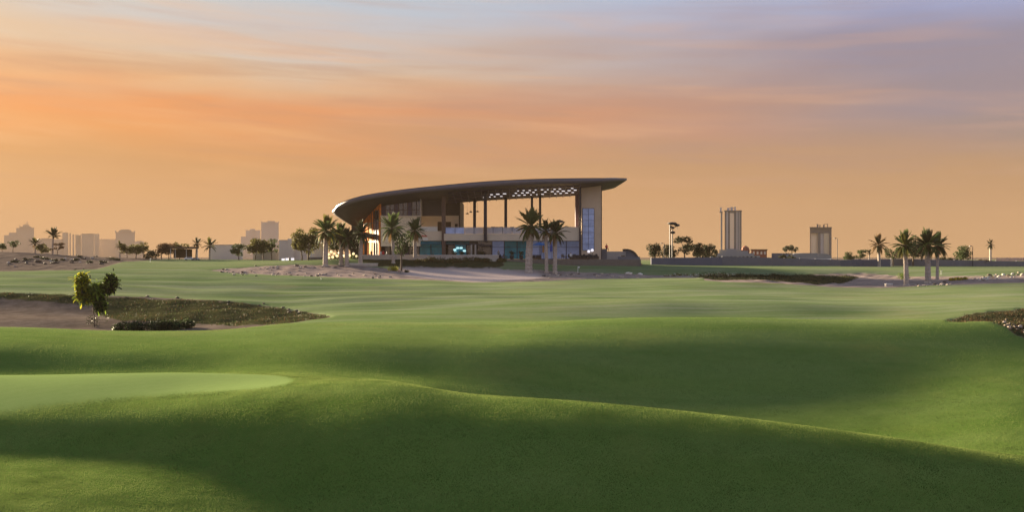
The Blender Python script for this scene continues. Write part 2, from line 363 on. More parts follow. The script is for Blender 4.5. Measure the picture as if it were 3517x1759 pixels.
# ------------------------------------------------------------------ mesh helpers
class MB:
    def __init__(s): s.v = []; s.f = []; s.m = []
    def add(s, vs, fs, mi=0):
        o = len(s.v); s.v += [tuple(p) for p in vs]
        s.f += [tuple(o + i for i in f) for f in fs]; s.m += [mi] * len(fs); return s
    def box(s, x0, x1, y0, y1, z0, z1, mi=0):
        return s.add([(x0,y0,z0),(x1,y0,z0),(x1,y1,z0),(x0,y1,z0),(x0,y0,z1),(x1,y0,z1),(x1,y1,z1),(x0,y1,z1)],
              [(0,3,2,1),(4,5,6,7),(0,1,5,4),(1,2,6,5),(2,3,7,6),(3,0,4,7)], mi)
    def slab(s, a, b, th, z0, z1, mi=0):
        """upright board from plan point a to plan point b, thickness th, z0..z1 (each may be a pair for the two ends)"""
        a, b = Vector(a[:2]), Vector(b[:2]); d = (b - a).normalized(); n = Vector((-d.y, d.x)) * th / 2
        za = z0 if isinstance(z0, tuple) else (z0, z0); zb = z1 if isinstance(z1, tuple) else (z1, z1)
        q = [a - n, b - n, b + n, a + n]; zl = [za[0], za[1], za[1], za[0]]; zh = [zb[0], zb[1], zb[1], zb[0]]
        return s.add([(p.x, p.y, z) for p, z in zip(q, zl)] + [(p.x, p.y, z) for p, z in zip(q, zh)],
              [(0,3,2,1),(4,5,6,7),(0,1,5,4),(1,2,6,5),(2,3,7,6),(3,0,4,7)], mi)
    def tube(s, pts, rad, n=8, mi=0, cap=True):
        pts = [Vector(p) for p in pts]; rings = []
        for i, p in enumerate(pts):
            d = (pts[min(i+1, len(pts)-1)] - pts[max(i-1, 0)]).normalized()
            a = d.orthogonal().normalized() if abs(d.z) < .95 else Vector((1, 0, 0)); a = (a - d * a.dot(d)).normalized(); b = d.cross(a)
            r = rad[i] if isinstance(rad, (list, tuple)) else rad
            rings.append([p + (a * math.cos(t) + b * math.sin(t)) * r for t in [2*math.pi*k/n for k in range(n)]])
        o = len(s.v)
        vs = [v for r in rings for v in r]; fs = []
        for i in range(len(rings)-1):
            for k in range(n): fs.append((i*n+k, i*n+(k+1)%n, (i+1)*n+(k+1)%n, (i+1)*n+k))
        if cap: fs += [tuple(reversed(range(n))), tuple(range((len(rings)-1)*n, len(rings)*n))]
        return s.add(vs, fs, mi)
    def lathe(s, prof, c=(0,0,0), n=12, sx=1.0, sy=1.0, mi=0):
        c = Vector(c); vs = []; fs = []
        for r, z in prof: vs += [(c.x + sx*r*math.cos(2*math.pi*k/n), c.y + sy*r*math.sin(2*math.pi*k/n), c.z + z) for k in range(n)]
        for i in range(len(prof)-1):
            for k in range(n): fs.append((i*n+k, i*n+(k+1)%n, (i+1)*n+(k+1)%n, (i+1)*n+k))
        fs += [tuple(reversed(range(n))), tuple(range((len(prof)-1)*n, len(prof)*n))]
        return s.add(vs, fs, mi)
    def prism(s, poly, y0, y1, mi=0):
        """outline in x,z extruded along y"""
        n = len(poly)
        vs = [(x, y0, z) for x, z in poly] + [(x, y1, z) for x, z in poly]
        fs = [tuple(range(n)), tuple(reversed(range(n, 2*n)))] + [(i, i+n, (i+1)%n+n, (i+1)%n) for i in range(n)]
        return s.add(vs, fs, mi)
    def mesh(s, name, mats, org=(0,0,0), smooth=False):
        o = Vector(org); me = bpy.data.meshes.new(name)
        me.from_pydata([Vector(p) - o for p in s.v], [], s.f)
        for m in (mats if isinstance(mats, (list, tuple)) else [mats]): me.materials.append(MATS[m] if isinstance(m, str) else m)
        me.polygons.foreach_set('material_index', s.m)
        if smooth: me.polygons.foreach_set('use_smooth', [True]*len(s.f))
        bm = bmesh.new(); bm.from_mesh(me); bmesh.ops.recalc_face_normals(bm, faces=bm.faces); bm.to_mesh(me); bm.free()
        me.update(); return me
    def build(s, name, mats, parent=None, smooth=False, org=None, bevel=0.0):
        if parent is not None and org is None: org = parent.matrix_basis.translation if parent.parent is None else parent.get('_org', (0,0,0))
        me = s.mesh(name, mats, org or (0,0,0), smooth)
        ob = bpy.data.objects.new(name, me); col.objects.link(ob)
        if parent is not None: ob.parent = parent
        elif org is not None: ob.location = org
        if bevel:
            b = ob.modifiers.new('bevel', 'BEVEL'); b.width = bevel; b.segments = 2; b.limit_method = 'ANGLE'
        return ob
def sub(mb, name, mats, part, thing, **k):
    """a sub-part: child of a part, coordinates still taken from the thing's base"""
    o = mb.build(name, mats, part, org=tuple(thing.location), **k); return o
def tag(o, label=None, cat=None, group=None, kind=None):
    if label: o['label'] = label
    if cat: o['category'] = cat
    if group: o['group'] = group
    if kind: o['kind'] = kind
    return o
def thing(name, loc, label, cat, group=None, rz=0.0):
    o = bpy.data.objects.new(name, None); col.objects.link(o); o.location = loc; o.rotation_euler = (0, 0, rz)
    o.empty_display_size = .2
    return tag(o, label, cat, group)
def copy_tree(o, parent=None):
    c = o.copy(); col.objects.link(c); c.parent = parent
    for ch in list(o.children): copy_tree(ch, c)
    return c
def np_mesh(name, v, q, mats, mi=None, smooth=False):
    q = np.asarray(q); k = q.shape[1]; me = bpy.data.meshes.new(name)
    me.vertices.add(len(v)); me.vertices.foreach_set('co', np.asarray(v, float).ravel())
    me.loops.add(q.size); me.loops.foreach_set('vertex_index', q.ravel())
    me.polygons.add(len(q)); me.polygons.foreach_set('loop_start', np.arange(0, q.size, k)); me.polygons.foreach_set('loop_total', np.full(len(q), k))
    for m in (mats if isinstance(mats, (list, tuple)) else [mats]): me.materials.append(MATS[m] if isinstance(m, str) else m)
    if mi is not None: me.polygons.foreach_set('material_index', np.asarray(mi, int))
    me.update(); me.validate(); return me
def obj(name, me, parent=None, loc=(0,0,0), rot=(0,0,0), scale=(1,1,1)):
    o = bpy.data.objects.new(name, me); col.objects.link(o); o.parent = parent; o.location = loc; o.rotation_euler = rot; o.scale = scale; return o

# ------------------------------------------------------------------ shared materials
material('roof_metal', (.10, .095, .11), .45, .1, .4, .4)
material('roof_rim', (.105, .092, .112), .35, .08, .5, .3)
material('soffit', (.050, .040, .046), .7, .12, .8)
material('lattice', (.055, .035, .095), .6, .1, 2)
material('stone', (.60, .50, .37), .85, .14, 1.2, bump=.3, bscale=6, c2=(.66, .55, .42))
material('stone_joint', (.20, .155, .12), .9, .1, 2)
material('render_tan', (.58, .48, .375), .8, .06, .5)
material('pylon_tan', (.52, .395, .29), .8, .07, .4)
material('render_white', (.60, .56, .52), .75, .06, .8)
material('render_grey', (.34, .31, .29), .8, .07, .6)
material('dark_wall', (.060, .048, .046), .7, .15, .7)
material('dark_steel', (.020, .020, .034), .45, .1, 3, .3)
material('bronze', (.10, .062, .052), .5, .12, 2, .3)
material('sunset_glow', (.58, .18, .038), .85, .35, 1.2, .0, spec=.05)  # sunset glow of the glass end put into an orange base colour
material('sunset_glow_pale', (.55, .36, .15), .85, .1, 2, spec=.1)
material('violet_panel', (.10, .07, .12), .4, .2, 1)
material('teal_glass', (.02, .22, .31), .25, .45, .6, .0, spec=.25, emit=(.05, .42, .60), estr=.004)  # weak glow added to brighten the teal panes
material('blue_glass', (.26, .30, .46), .25, .35, .5, .0, spec=.2, emit=(.40, .52, .95), estr=.010)  # sky reflection put into the blue base, with an added weak glow
material('dark_glass', (.012, .013, .020), .08, .3, .8, .0, spec=.9)
material('frosted_glass', (.42, .42, .48), .25, .1, .8, spec=.6, alpha=.8)
material('teal_awning', (.015, .13, .19), .6, .25, 1.5)
material('paving', (.15, .125, .11), .85, .12, 1.5)
material('kerb', (.42, .37, .33), .85, .12, 2)
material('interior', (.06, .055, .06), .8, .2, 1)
material('lamp_white', (.8, .8, .8), .5, .02, 1, emit=(1, .93, 1.0), estr=.09)
material('lamp_warm', (.8, .7, .5), .5, .02, 1, emit=(1, .74, .36), estr=.13)
material('lamp_teal', (.6, .8, .8), .5, .02, 1, emit=(.55, .95, 1.0), estr=.10)
material('white_paint', (.72, .70, .68), .6, .05, 2)
material('red_paint', (.45, .03, .03), .6, .1, 2)
material('cushion_dark', (.022, .022, .028), .8, .2, 4)
material('cushion_grey', (.10, .10, .11), .85, .15, 4)
material('wood_dark', (.075, .045, .028), .6, .25, 6)
material('timber', (.22, .14, .085), .7, .25, 5)
material('blue_fabric', (.02, .11, .32), .8, .15, 2)
material('cobalt_fabric', (.035, .055, .26), .8, .15, 2)
material('ochre_fabric', (.42, .22, .07), .8, .15, 2)
material('skin', (.28, .16, .11), .6, .08, 4)
material('hair', (.015, .012, .012), .6, .2, 6)
material('cloth_black', (.015, .015, .018), .85, .2, 4)
material('cloth_red', (.40, .02, .03), .85, .15, 4)
material('cloth_white', (.62, .60, .58), .85, .08, 4)
material('cloth_green', (.035, .055, .03), .85, .15, 4)
material('cloth_grey', (.16, .15, .15), .85, .15, 4)
material('bark', (.115, .085, .062), .9, .3, 6, bump=.5, bscale=14)
material('palm_bark', (.36, .30, .26), .9, .28, 4, bump=.6, bscale=10)
material('palm_boot', (.10, .075, .045), .9, .3, 6)
material('frond_a', (.062, .088, .030), .55, .3, 3, spec=.06, trans=.30)
material('frond_b', (.085, .082, .022), .55, .3, 3, spec=.06, trans=.35)
material('frond_dry', (.15, .095, .045), .7, .3, 3, spec=.06, trans=.25)
material('leaf_green', (.048, .070, .026), .6, .35, 1.5, spec=.06, trans=.30)
material('leaf_olive', (.090, .085, .028), .6, .35, 1.5, spec=.06, trans=.32)
material('leaf_dark', (.026, .034, .017), .6, .35, 1.5, spec=.06, trans=.18)
material('leaf_brown', (.085, .050, .026), .7, .35, 1.5, spec=.06, trans=.25)
material('leaf_yellow', (.29, .28, .025), .5, .3, 2.5, spec=.06, trans=.40)
material('leaf_lime', (.13, .185, .03), .5, .3, 2.5, spec=.06, trans=.35)
material('petal_red', (.45, .05, .05), .7, .2, 6, spec=.06, trans=.2)
material('petal_yellow', (.52, .40, .04), .7, .2, 6, spec=.06, trans=.2)
material('petal_white', (.65, .60, .50), .7, .1, 6, spec=.06, trans=.2)
material('rock_pale', (.36, .29, .24), .9, .22, 2.5, bump=.6, bscale=7)
material('rock_dark', (.085, .066, .052), .9, .3, 3, bump=.6, bscale=7)
material('rock_white', (.55, .50, .44), .9, .12, 3, bump=.5, bscale=7)
material('boundary_grey', (.135, .135, .155), .85, .10, .35)
material('boundary_blue', (.105, .11, .15), .85, .12, .35)
material('haze_tower', (.52, .41, .32), .8, .05, .02)  # distance haze partly put into this paler colour
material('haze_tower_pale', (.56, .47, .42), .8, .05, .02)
material('tower_grey', (.21, .21, .245), .7, .06, .05)
material('tower_dark', (.09, .088, .11), .7, .06, .05)
material('tower_pink', (.80, .58, .46), .7, .05, .05)
material('tower_lilac', (.42, .38, .43), .7, .05, .05)
material('shed_grey', (.24, .235, .235), .7, .06, .1)
material('roof_pink', (.42, .28, .25), .8, .15, 1.5)
material('brick_red', (.24, .085, .05), .85, .2, 1.5)

# ------------------------------------------------------------------ clubhouse
BX0 = X(1640, 205)
club = thing('clubhouse', (BX0, 205, EYE - 0.7), 'large modern clubhouse with a sweeping dark curved roof and open upper terrace', 'clubhouse')
FL = EYE - 0.7                                    # ground floor level
# roof outline in plan (left tip - front - right tip) and its rim line
front = [(-39.7, 208.), (-39.55, 205.6), (-38.9, 203.), (-37.6, 200.4), (-35.6, 198.), (-32.6, 195.7), (-29, 194.), (-24.5, 192.6), (-19, 191.5), (-12, 190.6),
         (-4, 190.1), (4, 190.2), (11, 191.), (17, 192.6), (21.3, 194.8), (23.6, 196.6), (24.35, 197.9)]
rim_px = [1100, 1147, 1158, 1180, 1250, 1350, 1500, 1700, 1900, 2050, 2160]
rim_py = [730, 718, 703, 692, 671, 655, 638, 621, 613, 611.5, 612]
thk_px = [1100, 1147, 1180, 1250, 1400, 1600, 1900, 2060, 2120, 2160]
thk = [0.9, 1.0, 1.15, 1.20, 1.15, 1.25, 1.25, 1.10, .75, .6]
kx = [-40, -36, -33, -28, -20, -11.5, 0, 14, 19.8, 25]
kz = [7.2, 6.6, 7.6, 9.0, 10.6, 11.8, 12.6, 13.35, 14.4, 16.2]
keel = lambda x: float(pchip(kx, kz, [x])[0]) + EYE
fs = np.linspace(0, 1, len(front)); q = np.linspace(0, 1, 64)
fx = pchip(fs, [p[0] for p in front], q); fy = pchip(fs, [p[1] for p in front], q)
loop = []
for x_, y_ in zip(fx, fy):
    px = CX + x_ / y_ * F
    zt = Zp(float(pchip(rim_px, rim_py, [px])[0]), y_); th = .85 * float(pchip(thk_px, thk, [px])[0])
    loop.append((x_, y_, zt, zt - th))
back = [(x_, 416.0 - y_ if i > 10 else 416 - y_, zt, zb) for i, (x_, y_, zt, zb) in enumerate(loop)][::-1]
back = [(x_, min(y_, 224.0) if x_ < 23 else 208 + (y_ - 208) * .9, zt, zb) for x_, y_, zt, zb in back]
ring = loop + back[1:-1]
def soffit_z(x, y):
    i = int(np.argmin([(p[0] - x) ** 2 for p in loop])); yr = loop[i][1]; zb = loop[i][3]
    t = min(max((y - yr) / max(206.0 - yr, .5), 0), 1)
    return zb + (keel(x) - zb) * t ** 0.9
n = len(ring)
def ring_at(t, lowfn):
    out_ = []
    for x_, y_, zt, zb in ring:
        xk = min(max(x_, -35.4), 19.6); yk = 206.0
        out_.append((x_ + (xk - x_) * t, y_ + (yk - y_) * t, lowfn(x_, zt, zb, t, xk)))
    return out_
def skin_rings(mb, rings, close_last=True, mi=0):
    base = len(mb.v)
    for r in rings: mb.v += [tuple(p) for p in r]
    for a in range(len(rings) - 1):
        for k in range(n):
            mb.f.append((base + a*n + k, base + a*n + (k+1) % n, base + (a+1)*n + (k+1) % n, base + (a+1)*n + k)); mb.m.append(mi)
    return mb
top = MB(); skin_rings(top, [[(x_, y_, zt + .02) for x_, y_, zt, zb in ring]] + [ring_at(t, lambda x_, zt, zb, t, xk: zt - .04 + .7 * math.sin(t * 1.57)) for t in (.015, .2, .5, .8, 1.0)])
top.build('roof_deck', 'roof_metal', club, smooth=True)
rim = MB(); rr_ = []
for x_, y_, zt, zb in ring: rr_.append((x_, y_, zt, zb))
def off(k, d):
    a, b = Vector(ring[(k-1) % n][:2]), Vector(ring[(k+1) % n][:2]); t = (b - a).normalized(); return Vector((t.y, -t.x)) * d
prof = [(-.30, 1.0), (-.08, .97), (.05, .80), (.10, .5), (.06, .2), (-.10, .0)]
skin_rings(rim, [[(ring[k][0] + off(k, d).x, ring[k][1] + off(k, d).y, ring[k][3] + (ring[k][2] - ring[k][3]) * f) for k in range(n)] for d, f in prof])
rim.build('roof_fascia', 'roof_rim', club, smooth=True)
sof = MB(); skin_rings(sof, [[(ring[k][0] + off(k, -.12).x, ring[k][1] + off(k, -.12).y, ring[k][3] + .01) for k in range(n)]] +
    [ring_at(t, lambda x_, zt, zb, t, xk: zb + (keel(xk) - zb) * t ** .9) for t in (.06, .15, .3, .5, .7, .85, 1.0)])
sof.build('soffit', 'soffit', club, smooth=True)

def cb(px0, px1, py0, py1, Y0, Y1):
    """a box whose front face fills a picture rectangle at depth Y0 and runs back to Y1"""
    return MB().box(X(px0, Y0), X(px1, Y0), Y0, Y1, Zp(py1, Y0), Zp(py0, Y0))
def strip_wall(pts, th, z0, name, mat, parent=club, up=.35, ztop=None):
    mb = MB()
    for a, b in zip(pts[:-1], pts[1:]):
        steps = 4
        for i in range(steps):
            p = [a[j] + (b[j] - a[j]) * i / steps for j in (0, 1)]; r = [a[j] + (b[j] - a[j]) * (i+1) / steps for j in (0, 1)]
            zt = ztop if ztop else (soffit_z(*p) + up, soffit_z(*r) + up)
            mb.slab(p, r, th, z0, zt)
    return mb.build(name, mat, parent)
pt = lambda px, Y: (X(px, Y), Y)
# left end: shaded wall under the bowl, then glazing whose sunset glow is painted as orange panels
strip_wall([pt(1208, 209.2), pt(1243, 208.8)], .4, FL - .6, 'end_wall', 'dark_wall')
A, B = Vector(pt(1240, 208.5)), Vector(pt(1307, 197.5)); D = (B - A); Ln = D.length; D.normalize(); Nn = Vector((D.y, -D.x))
if Nn.x > 0: Nn = -Nn
def on(u, d=0.0): return (A.x + D.x * u * Ln + Nn.x * d, A.y + D.y * u * Ln + Nn.y * d)
strip_wall([on(0), on(1)], .3, FL - .6, 'glow_wall', 'sunset_glow')
for i, (u0, u1, z0, z1, mt) in enumerate(((.03, .22, .2, 8.6, 'sunset_glow'), (.25, .44, .2, 6.9, 'sunset_glow'), (.46, .60, .6, 7.3, 'sunset_glow_pale'), (.25, .44, 7.1, 9.0, 'sunset_glow'),
                                         (.62, .70, .2, 9.6, 'sunset_glow'))):
    MB().slab(on(u0, .22), on(u1, .22), .08, EYE + z0 - .7, EYE + z1).build('glow_panel', mt, club)
for i, (u0, u1, z0, z1, mt) in enumerate(((.74, .83, .2, 3.2, 'dark_glass'), (.85, .93, .2, 3.2, 'dark_glass'), (.74, .83, 3.4, 8.0, 'violet_panel'), (.85, .93, 3.4, 8.0, 'violet_panel'),
                                          (.74, .93, 8.3, 9.7, 'dark_glass'))):
    MB().slab(on(u0, .20), on(u1, .20), .06, EYE + z0 - .7, EYE + z1).build('window', mt, club)
for u in (.02, .235, .45, .61, .715, .84, .96):
    MB().slab(on(u - .008, .3), on(u + .008, .3), .12, FL, EYE + 9.4 if u < .5 else EYE + 9.9).build('mullion', 'bronze' if u > .6 else 'sunset_glow', club)
for z in (3.0, 7.0):
    MB().slab(on(.0, .27), on(.97, .27), .10, EYE + z, EYE + z + .16).build('transom', 'bronze', club)
# left block: coursed stone wall, each course a row of blocks
zt_stone, zb_stone = Zp(744, 197.2), Zp(846, 197.2)
MB().box(X(1308, 197.4), X(1445, 197.4), 197.4, 198.6, zb_stone, zt_stone - .02).build('stone_backing', 'stone_joint', club)
random.seed(5)
sx0, sx1 = X(1308, 197.2), X(1445, 197.2); rows_ = 8; rh = (zt_stone - zb_stone) / rows_
blk = {}
for r in range(rows_):
    x_ = sx0 - (r % 2) * .6
    while x_ < sx1 - .05:
        wd = 1.2; a, b = max(x_, sx0), min(x_ + wd, sx1)
        if b - a > .08:
            key = round(b - a, 2)
            if key not in blk: blk[key] = MB().box(0, b - a - .035, -.16, .04, 0, rh - .035).mesh('stone_block', 'stone')
            obj('stone_block', blk[key], club, (a - BX0, 197.4 - random.uniform(.0, .03) - 205, zb_stone + r * rh - club.location.z))
        x_ += wd
MB().box(X(1306, 197), X(1447, 197), 196.98, 198.7, zt_stone, zt_stone + .18).build('coping', 'render_tan', club)
# upper recessed glazing behind
for i in range(9):
    a, b = 1309 + i * 15.1, 1309 + (i + 1) * 15.1
    zt = soffit_z(X((a + b) / 2, 199), 199) + .3
    MB().box(X(a, 199) + .06, X(b, 199) - .06, 199, 199.08, zt_stone, zt).build('window', 'dark_glass' if i % 3 else 'violet_panel', club)
    MB().box(X(a, 198.9) - .07, X(a, 198.9) + .07, 198.84, 199.06, zt_stone, zt).build('mullion', 'bronze', club)
MB().box(X(1309, 198.8), X(1445, 198.8), 198.86, 199.04, Zp(722, 199), Zp(720.5, 199)).build('transom', 'bronze', club)
zt = soffit_z(X(1480, 200), 200) + .3
MB().box(X(1445, 199.6), X(1524, 199.6), 199.6, 200, Zp(742, 199.6), zt).build('dark_panel', 'dark_wall', club)
MB().box(X(1444, 198), X(1447.5, 198), 197.2, 199.7, Zp(742, 198), zt).build('pilaster', 'render_grey', club)
# back wall of the left block facing the terrace
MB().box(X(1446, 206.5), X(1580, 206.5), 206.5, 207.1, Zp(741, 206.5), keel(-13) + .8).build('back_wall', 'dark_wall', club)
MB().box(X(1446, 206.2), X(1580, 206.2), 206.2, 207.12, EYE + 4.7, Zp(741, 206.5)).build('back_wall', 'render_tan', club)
MB().box(X(1576, 206.1), X(1580.5, 206.1), 206.05, 222, EYE + 4.7, keel(-12) + .5).build('return_wall', 'dark_wall', club)
for a, b in ((1503, 1521), (1529, 1549), (1562, 1572)):
    MB().box(X(a, 206.1), X(b, 206.1), 206.12, 206.3, EYE + 5.0, Zp(762 if a < 1555 else 769, 206.1)).build('window', 'wood_dark', club)
# ground floor below the stone, and lower left wing
MB().box(X(1437, 197), X(1523, 197), 197, 206, Zp(827, 197), Zp(794, 197)).build('wing_wall', 'render_tan', club)
MB().box(X(1446, 197.1), X(1502, 197.1), 197.1, 197.5, Zp(794, 197), Zp(779, 197)).build('parapet', 'render_white', club)
MB().box(X(1437, 196.92), X(1470, 196.92), 196.94, 197.2, Zp(827, 197), Zp(816, 197)).build('sign_board', 'render_white', club)
for i in range(5): # red lettering strip, too small to read in the photograph
    a = 1445 + i * 4.6
    MB().box(X(a, 196.9), X(a + 3.2, 196.9), 196.88, 196.96, Zp(813, 197), Zp(809 - (i % 2), 197)).build('sign_letter', 'red_paint', club)
# floor slabs
MB().box(X(1525, 196), X(1992, 196), 196, 221, Zp(827, 196), Zp(803, 196)).build('floor_slab', 'render_tan', club)
MB().box(X(1250, 206), X(1525, 197.4), 198.7, 221, Zp(812, 197), Zp(803, 197)).build('floor_slab', 'interior', club)
# balustrade: glass panels, posts, rail
edges = list(np.linspace(1530, 1988, 15))
for a, b in zip(edges[:-1], edges[1:]):
    MB().box(X(a, 196.3) + .05, X(b, 196.3) - .05, 196.28, 196.32, Zp(802.5, 196.3), Zp(782, 196.3)).build('glass_panel', 'blue_glass' if a < 1580 else 'frosted_glass', club)
    MB().box(X(a, 196.3) - .03, X(a, 196.3) + .03, 196.24, 196.36, Zp(802.6, 196.3), Zp(781, 196.3)).build('balustrade_post', 'dark_steel', club)
MB().box(X(1526, 196.3), X(1992, 196.3), 196.22, 196.38, Zp(781, 196.3), Zp(780, 196.3)).build('handrail', 'render_grey', club)
MB().box(X(1900, 196.1), X(1992, 196.1), 196.05, 196.2, Zp(803, 196), Zp(779.5, 196)).build('parapet', 'render_tan', club)
# columns
for px, wd, Yc, z0, mt in ((1524, 13, 196.6, FL - .5, 'bronze'), (1630, 10, 204.5, EYE + 4.6, 'dark_steel'), (1667, 11, 195.7, EYE + 3.0, 'dark_steel'), (1737, 10, 204.5, EYE + 4.6, 'dark_steel'),
                       (1827, 8, 204.5, EYE + 4.6, 'dark_steel'), (1855, 8, 203.5, EYE + 4.6, 'dark_steel'), (1992.5, 7, 195.8, FL, 'dark_steel')):
    xc = X(px, Yc); r = wd / F * Yc / 2
    MB().box(xc - r, xc + r, Yc - r, Yc + r, z0, soffit_z(xc, Yc) + .4).build('column', mt, club, bevel=.03)
MB().box(X(1976, 205), X(1990, 205), 204.6, 206, EYE + 4.6, soffit_z(X(1983, 205), 205) + .4).build('pilaster', 'violet_panel', club)
MB().box(X(1580, 206), X(1976, 206), 205.8, 206.4, keel(-3) - .12, keel(-3) + .3).build('ridge_beam', 'lattice', club) if False else None
# pylon on the right with its tall window
zt = soffit_z(X(2030, 198), 198) + .5
MB().box(X(1997, 197), X(2064.5, 197), 197, 211, FL - .6, zt).build('pylon', 'pylon_tan', club)
MB().box(X(2064.5, 197.2), X(2067, 197.2), 196.96, 211.1, FL - .6, zt).build('pylon_edge', 'dark_steel', club)
for r in range(7):
    for c_ in range(2):
        a = 2001 + c_ * 20; y0_, y1_ = 716 + r * 20.6, 716 + (r + 1) * 20.6
        MB().box(X(a, 196.9) + .04, X(a + 19.5, 196.9) - .04, 196.88, 197.02, Zp(y1_, 197) + .04, Zp(y0_, 197) - .04).build('window', 'blue_glass', club)
MB().box(X(2000, 196.95), X(2041.5, 196.95), 196.93, 197.01, Zp(861, 197), Zp(715, 197)).build('window_frame', 'boundary_blue', club)
# lattice under the terrace roof: purlins, ribs and glowing panels added for sky light showing between them
for k, f in enumerate((.16, .34, .52, .70, .88)):
    mb = MB(); prev = None
    for px in np.linspace(1540, 1988, 15):
        Yc = 191.5 + (206 - 191.5) * f; x_ = X(px, Yc); p = Vector((x_, Yc, soffit_z(x_, Yc) - .10))
        if prev is not None: mb.tube([prev, p], .11, 4)
        prev = p
    mb.build('purlin', 'lattice', club)
for px in np.linspace(1560, 1988, 19):
    pts = [];
    for f in (.06, .3, .55, .8, .98):
        Yc = 191.5 + 14.5 * f; x_ = X(px, 198); pts.append((x_, Yc, soffit_z(x_, Yc) - .16))
    MB().tube(pts, .10, 4).build('rib', 'lattice', club)
random.seed(9)
for rI, (f, p0) in enumerate(((.25, 1780), (.43, 1690), (.61, 1660))):
    pxl = np.arange(p0, 1985, 20.5)
    for px in pxl:
        if random.random() < .12: continue
        Yc = 191.5 + 14.5 * f; x_ = X(px + random.uniform(-2, 2), Yc); zc = soffit_z(x_, Yc) - .22
        wd = random.uniform(.14, .30) if rI != 1 else random.uniform(.24, .40)
        MB().box(x_ - wd, x_ + wd, Yc - .22, Yc + .22, zc - .08, zc + (.05 if rI != 1 else .08)).build('sky_gap_glow', 'lamp_white', club)
# ground floor glazing
gl = [1308, 1340, 1372, 1405, 1440, 1480, 1524, 1562, 1602, 1640, 1690, 1732, 1776, 1815, 1858, 1900, 1945, 1990]
tints = ['dark_glass', 'dark_glass', 'violet_panel', 'dark_glass', 'teal_glass', 'teal_glass', 'dark_glass', 'teal_glass', 'dark_glass', 'dark_glass', 'blue_glass', 'teal_glass', 'teal_glass', 'blue_glass', 'blue_glass', 'blue_glass', 'blue_glass']
for a, b, tn in zip(gl[:-1], gl[1:], tints):
    w_ = MB().box(X(a, 200.5) + .08, X(b, 200.5) - .08, 200.5, 200.58, FL + .1, Zp(829, 200.5)).build('window', tn, club)
    fr = MB().box(X(a, 200.4) - .08, X(a, 200.4) + .08, 200.36, 200.62, FL, Zp(827, 200.4))
    fr.box(X(a, 200.4) + .08, X(b, 200.4) - .08, 200.40, 200.60, FL + 2.55, FL + 2.63)
    sub(fr, 'window_frame', 'dark_steel', w_, club)
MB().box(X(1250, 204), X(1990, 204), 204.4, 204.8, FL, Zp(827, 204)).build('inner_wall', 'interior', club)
for a, b, mt in ((1440, 1516, 'teal_awning'), (1530, 1612, 'teal_awning'), (1612.5, 1638, 'cushion_grey')):
    MB().box(X(a, 197.8), X(b, 197.8), 197.3, 200.3, Zp(839.5, 197.5), Zp(828, 197.5)).build('awning', mt, club, bevel=.04)
for px, py in ((1595, 862), (1572, 852), (1584, 852), (1562, 858), (1562, 866)):
    MB().lathe([(.05, -.22), (.3, -.18), (.34, 0), (.3, .18), (.05, .22)], P(px, py, 200.2), 8).build('wall_light', 'lamp_teal', club)
for px in (1619, 1633): MB().box(X(px, 195.6) - .16, X(px, 195.6) + .16, 195.4, 195.75, FL - .9, Zp(841, 195.6)).build('pergola_post', 'render_grey', club)
MB().box(X(1530, 195.6), X(1664, 195.6), 195.45, 195.7, Zp(841, 195.6), Zp(838.5, 195.6)).build('pergola_beam', 'dark_steel', club)
MB().box(X(1645, 193), X(1692, 193), 193, 195, Zp(846, 193), Zp(842, 193)).build('canopy', 'dark_steel', club)
for px in (1648, 1688): MB().box(X(px, 193.2) - .07, X(px, 193.2) + .07, 193.1, 193.25, FL - .7, Zp(846, 193.2)).build('canopy_post', 'dark_steel', club)

# ------------------------------------------------------------------ terrace, paths and garden walls
tz = FL - .03
ter = MB(); ter.box(X(1185, 190), X(2200, 190), 189.5, 232, tz - 1.4, tz); tag(ter.build('terrace', 'paving'), kind='structure')
gw = thing('garden_wall', (X(1480, 189), 189, gz(X(1480, 189), 189)), 'low pale garden wall along the front of the clubhouse terrace', 'wall')
MB().box(X(1248, 189), X(1713, 189), 188.7, 189.1, tz - 1.6, Zp(878, 189)).build('wall_body', 'kerb', gw)
MB().box(X(1246, 189), X(1715, 189), 188.62, 189.18, Zp(878, 189), Zp(876, 189)).build('coping', 'render_white', gw)
kb = thing('garden_kerb', (X(1220, 178), 178, gz(X(1220, 178), 178)), 'short pale kerb wall on the sand behind three palm trunks', 'kerb')
k0 = gz(X(1240, 179), 179)
MB().box(X(1193, 179), X(1297, 179), 178.8, 179.2, k0 - .5, k0 + .35).build('kerb_body', 'kerb', kb)
MB().box(X(1192, 179), X(1298, 179), 178.7, 179.3, k0 + .35, k0 + .5).build('coping', 'render_white', kb)

# ------------------------------------------------------------------ plants
def leaf_cloud(centres, radii, n_, size, seed, shell=.55, aspect=1.6, droop=0.0):
    r = np.random.RandomState(seed); k = r.choice(len(centres), n_, p=np.array([a[0]*a[1]+a[0]*a[2] for a in radii]) / sum(a[0]*a[1]+a[0]*a[2] for a in radii))
    d = r.normal(size=(n_, 3)); d /= np.linalg.norm(d, axis=1, keepdims=True)
    rad = shell + (1 - shell) * r.rand(n_) ** .6
    rad *= 1 + .22 * r.normal(size=n_) * (r.rand(n_) < .35)
    c = np.array(centres)[k] + d * rad[:, None] * np.array(radii)[k]
    a = r.normal(size=(n_, 3)); a[:, 2] -= droop; a /= np.linalg.norm(a, axis=1, keepdims=True)
    b = np.cross(a, r.normal(size=(n_, 3))); b /= np.linalg.norm(b, axis=1, keepdims=True)
    s_ = size * (.6 + .8 * r.rand(n_))[:, None]
    v = np.stack([c - a * s_ * aspect * .5, c + b * s_ * .4, c + a * s_ * aspect * .5, c - b * s_ * .4], 1).reshape(-1, 3)
    return v, np.arange(n_ * 4).reshape(-1, 4)
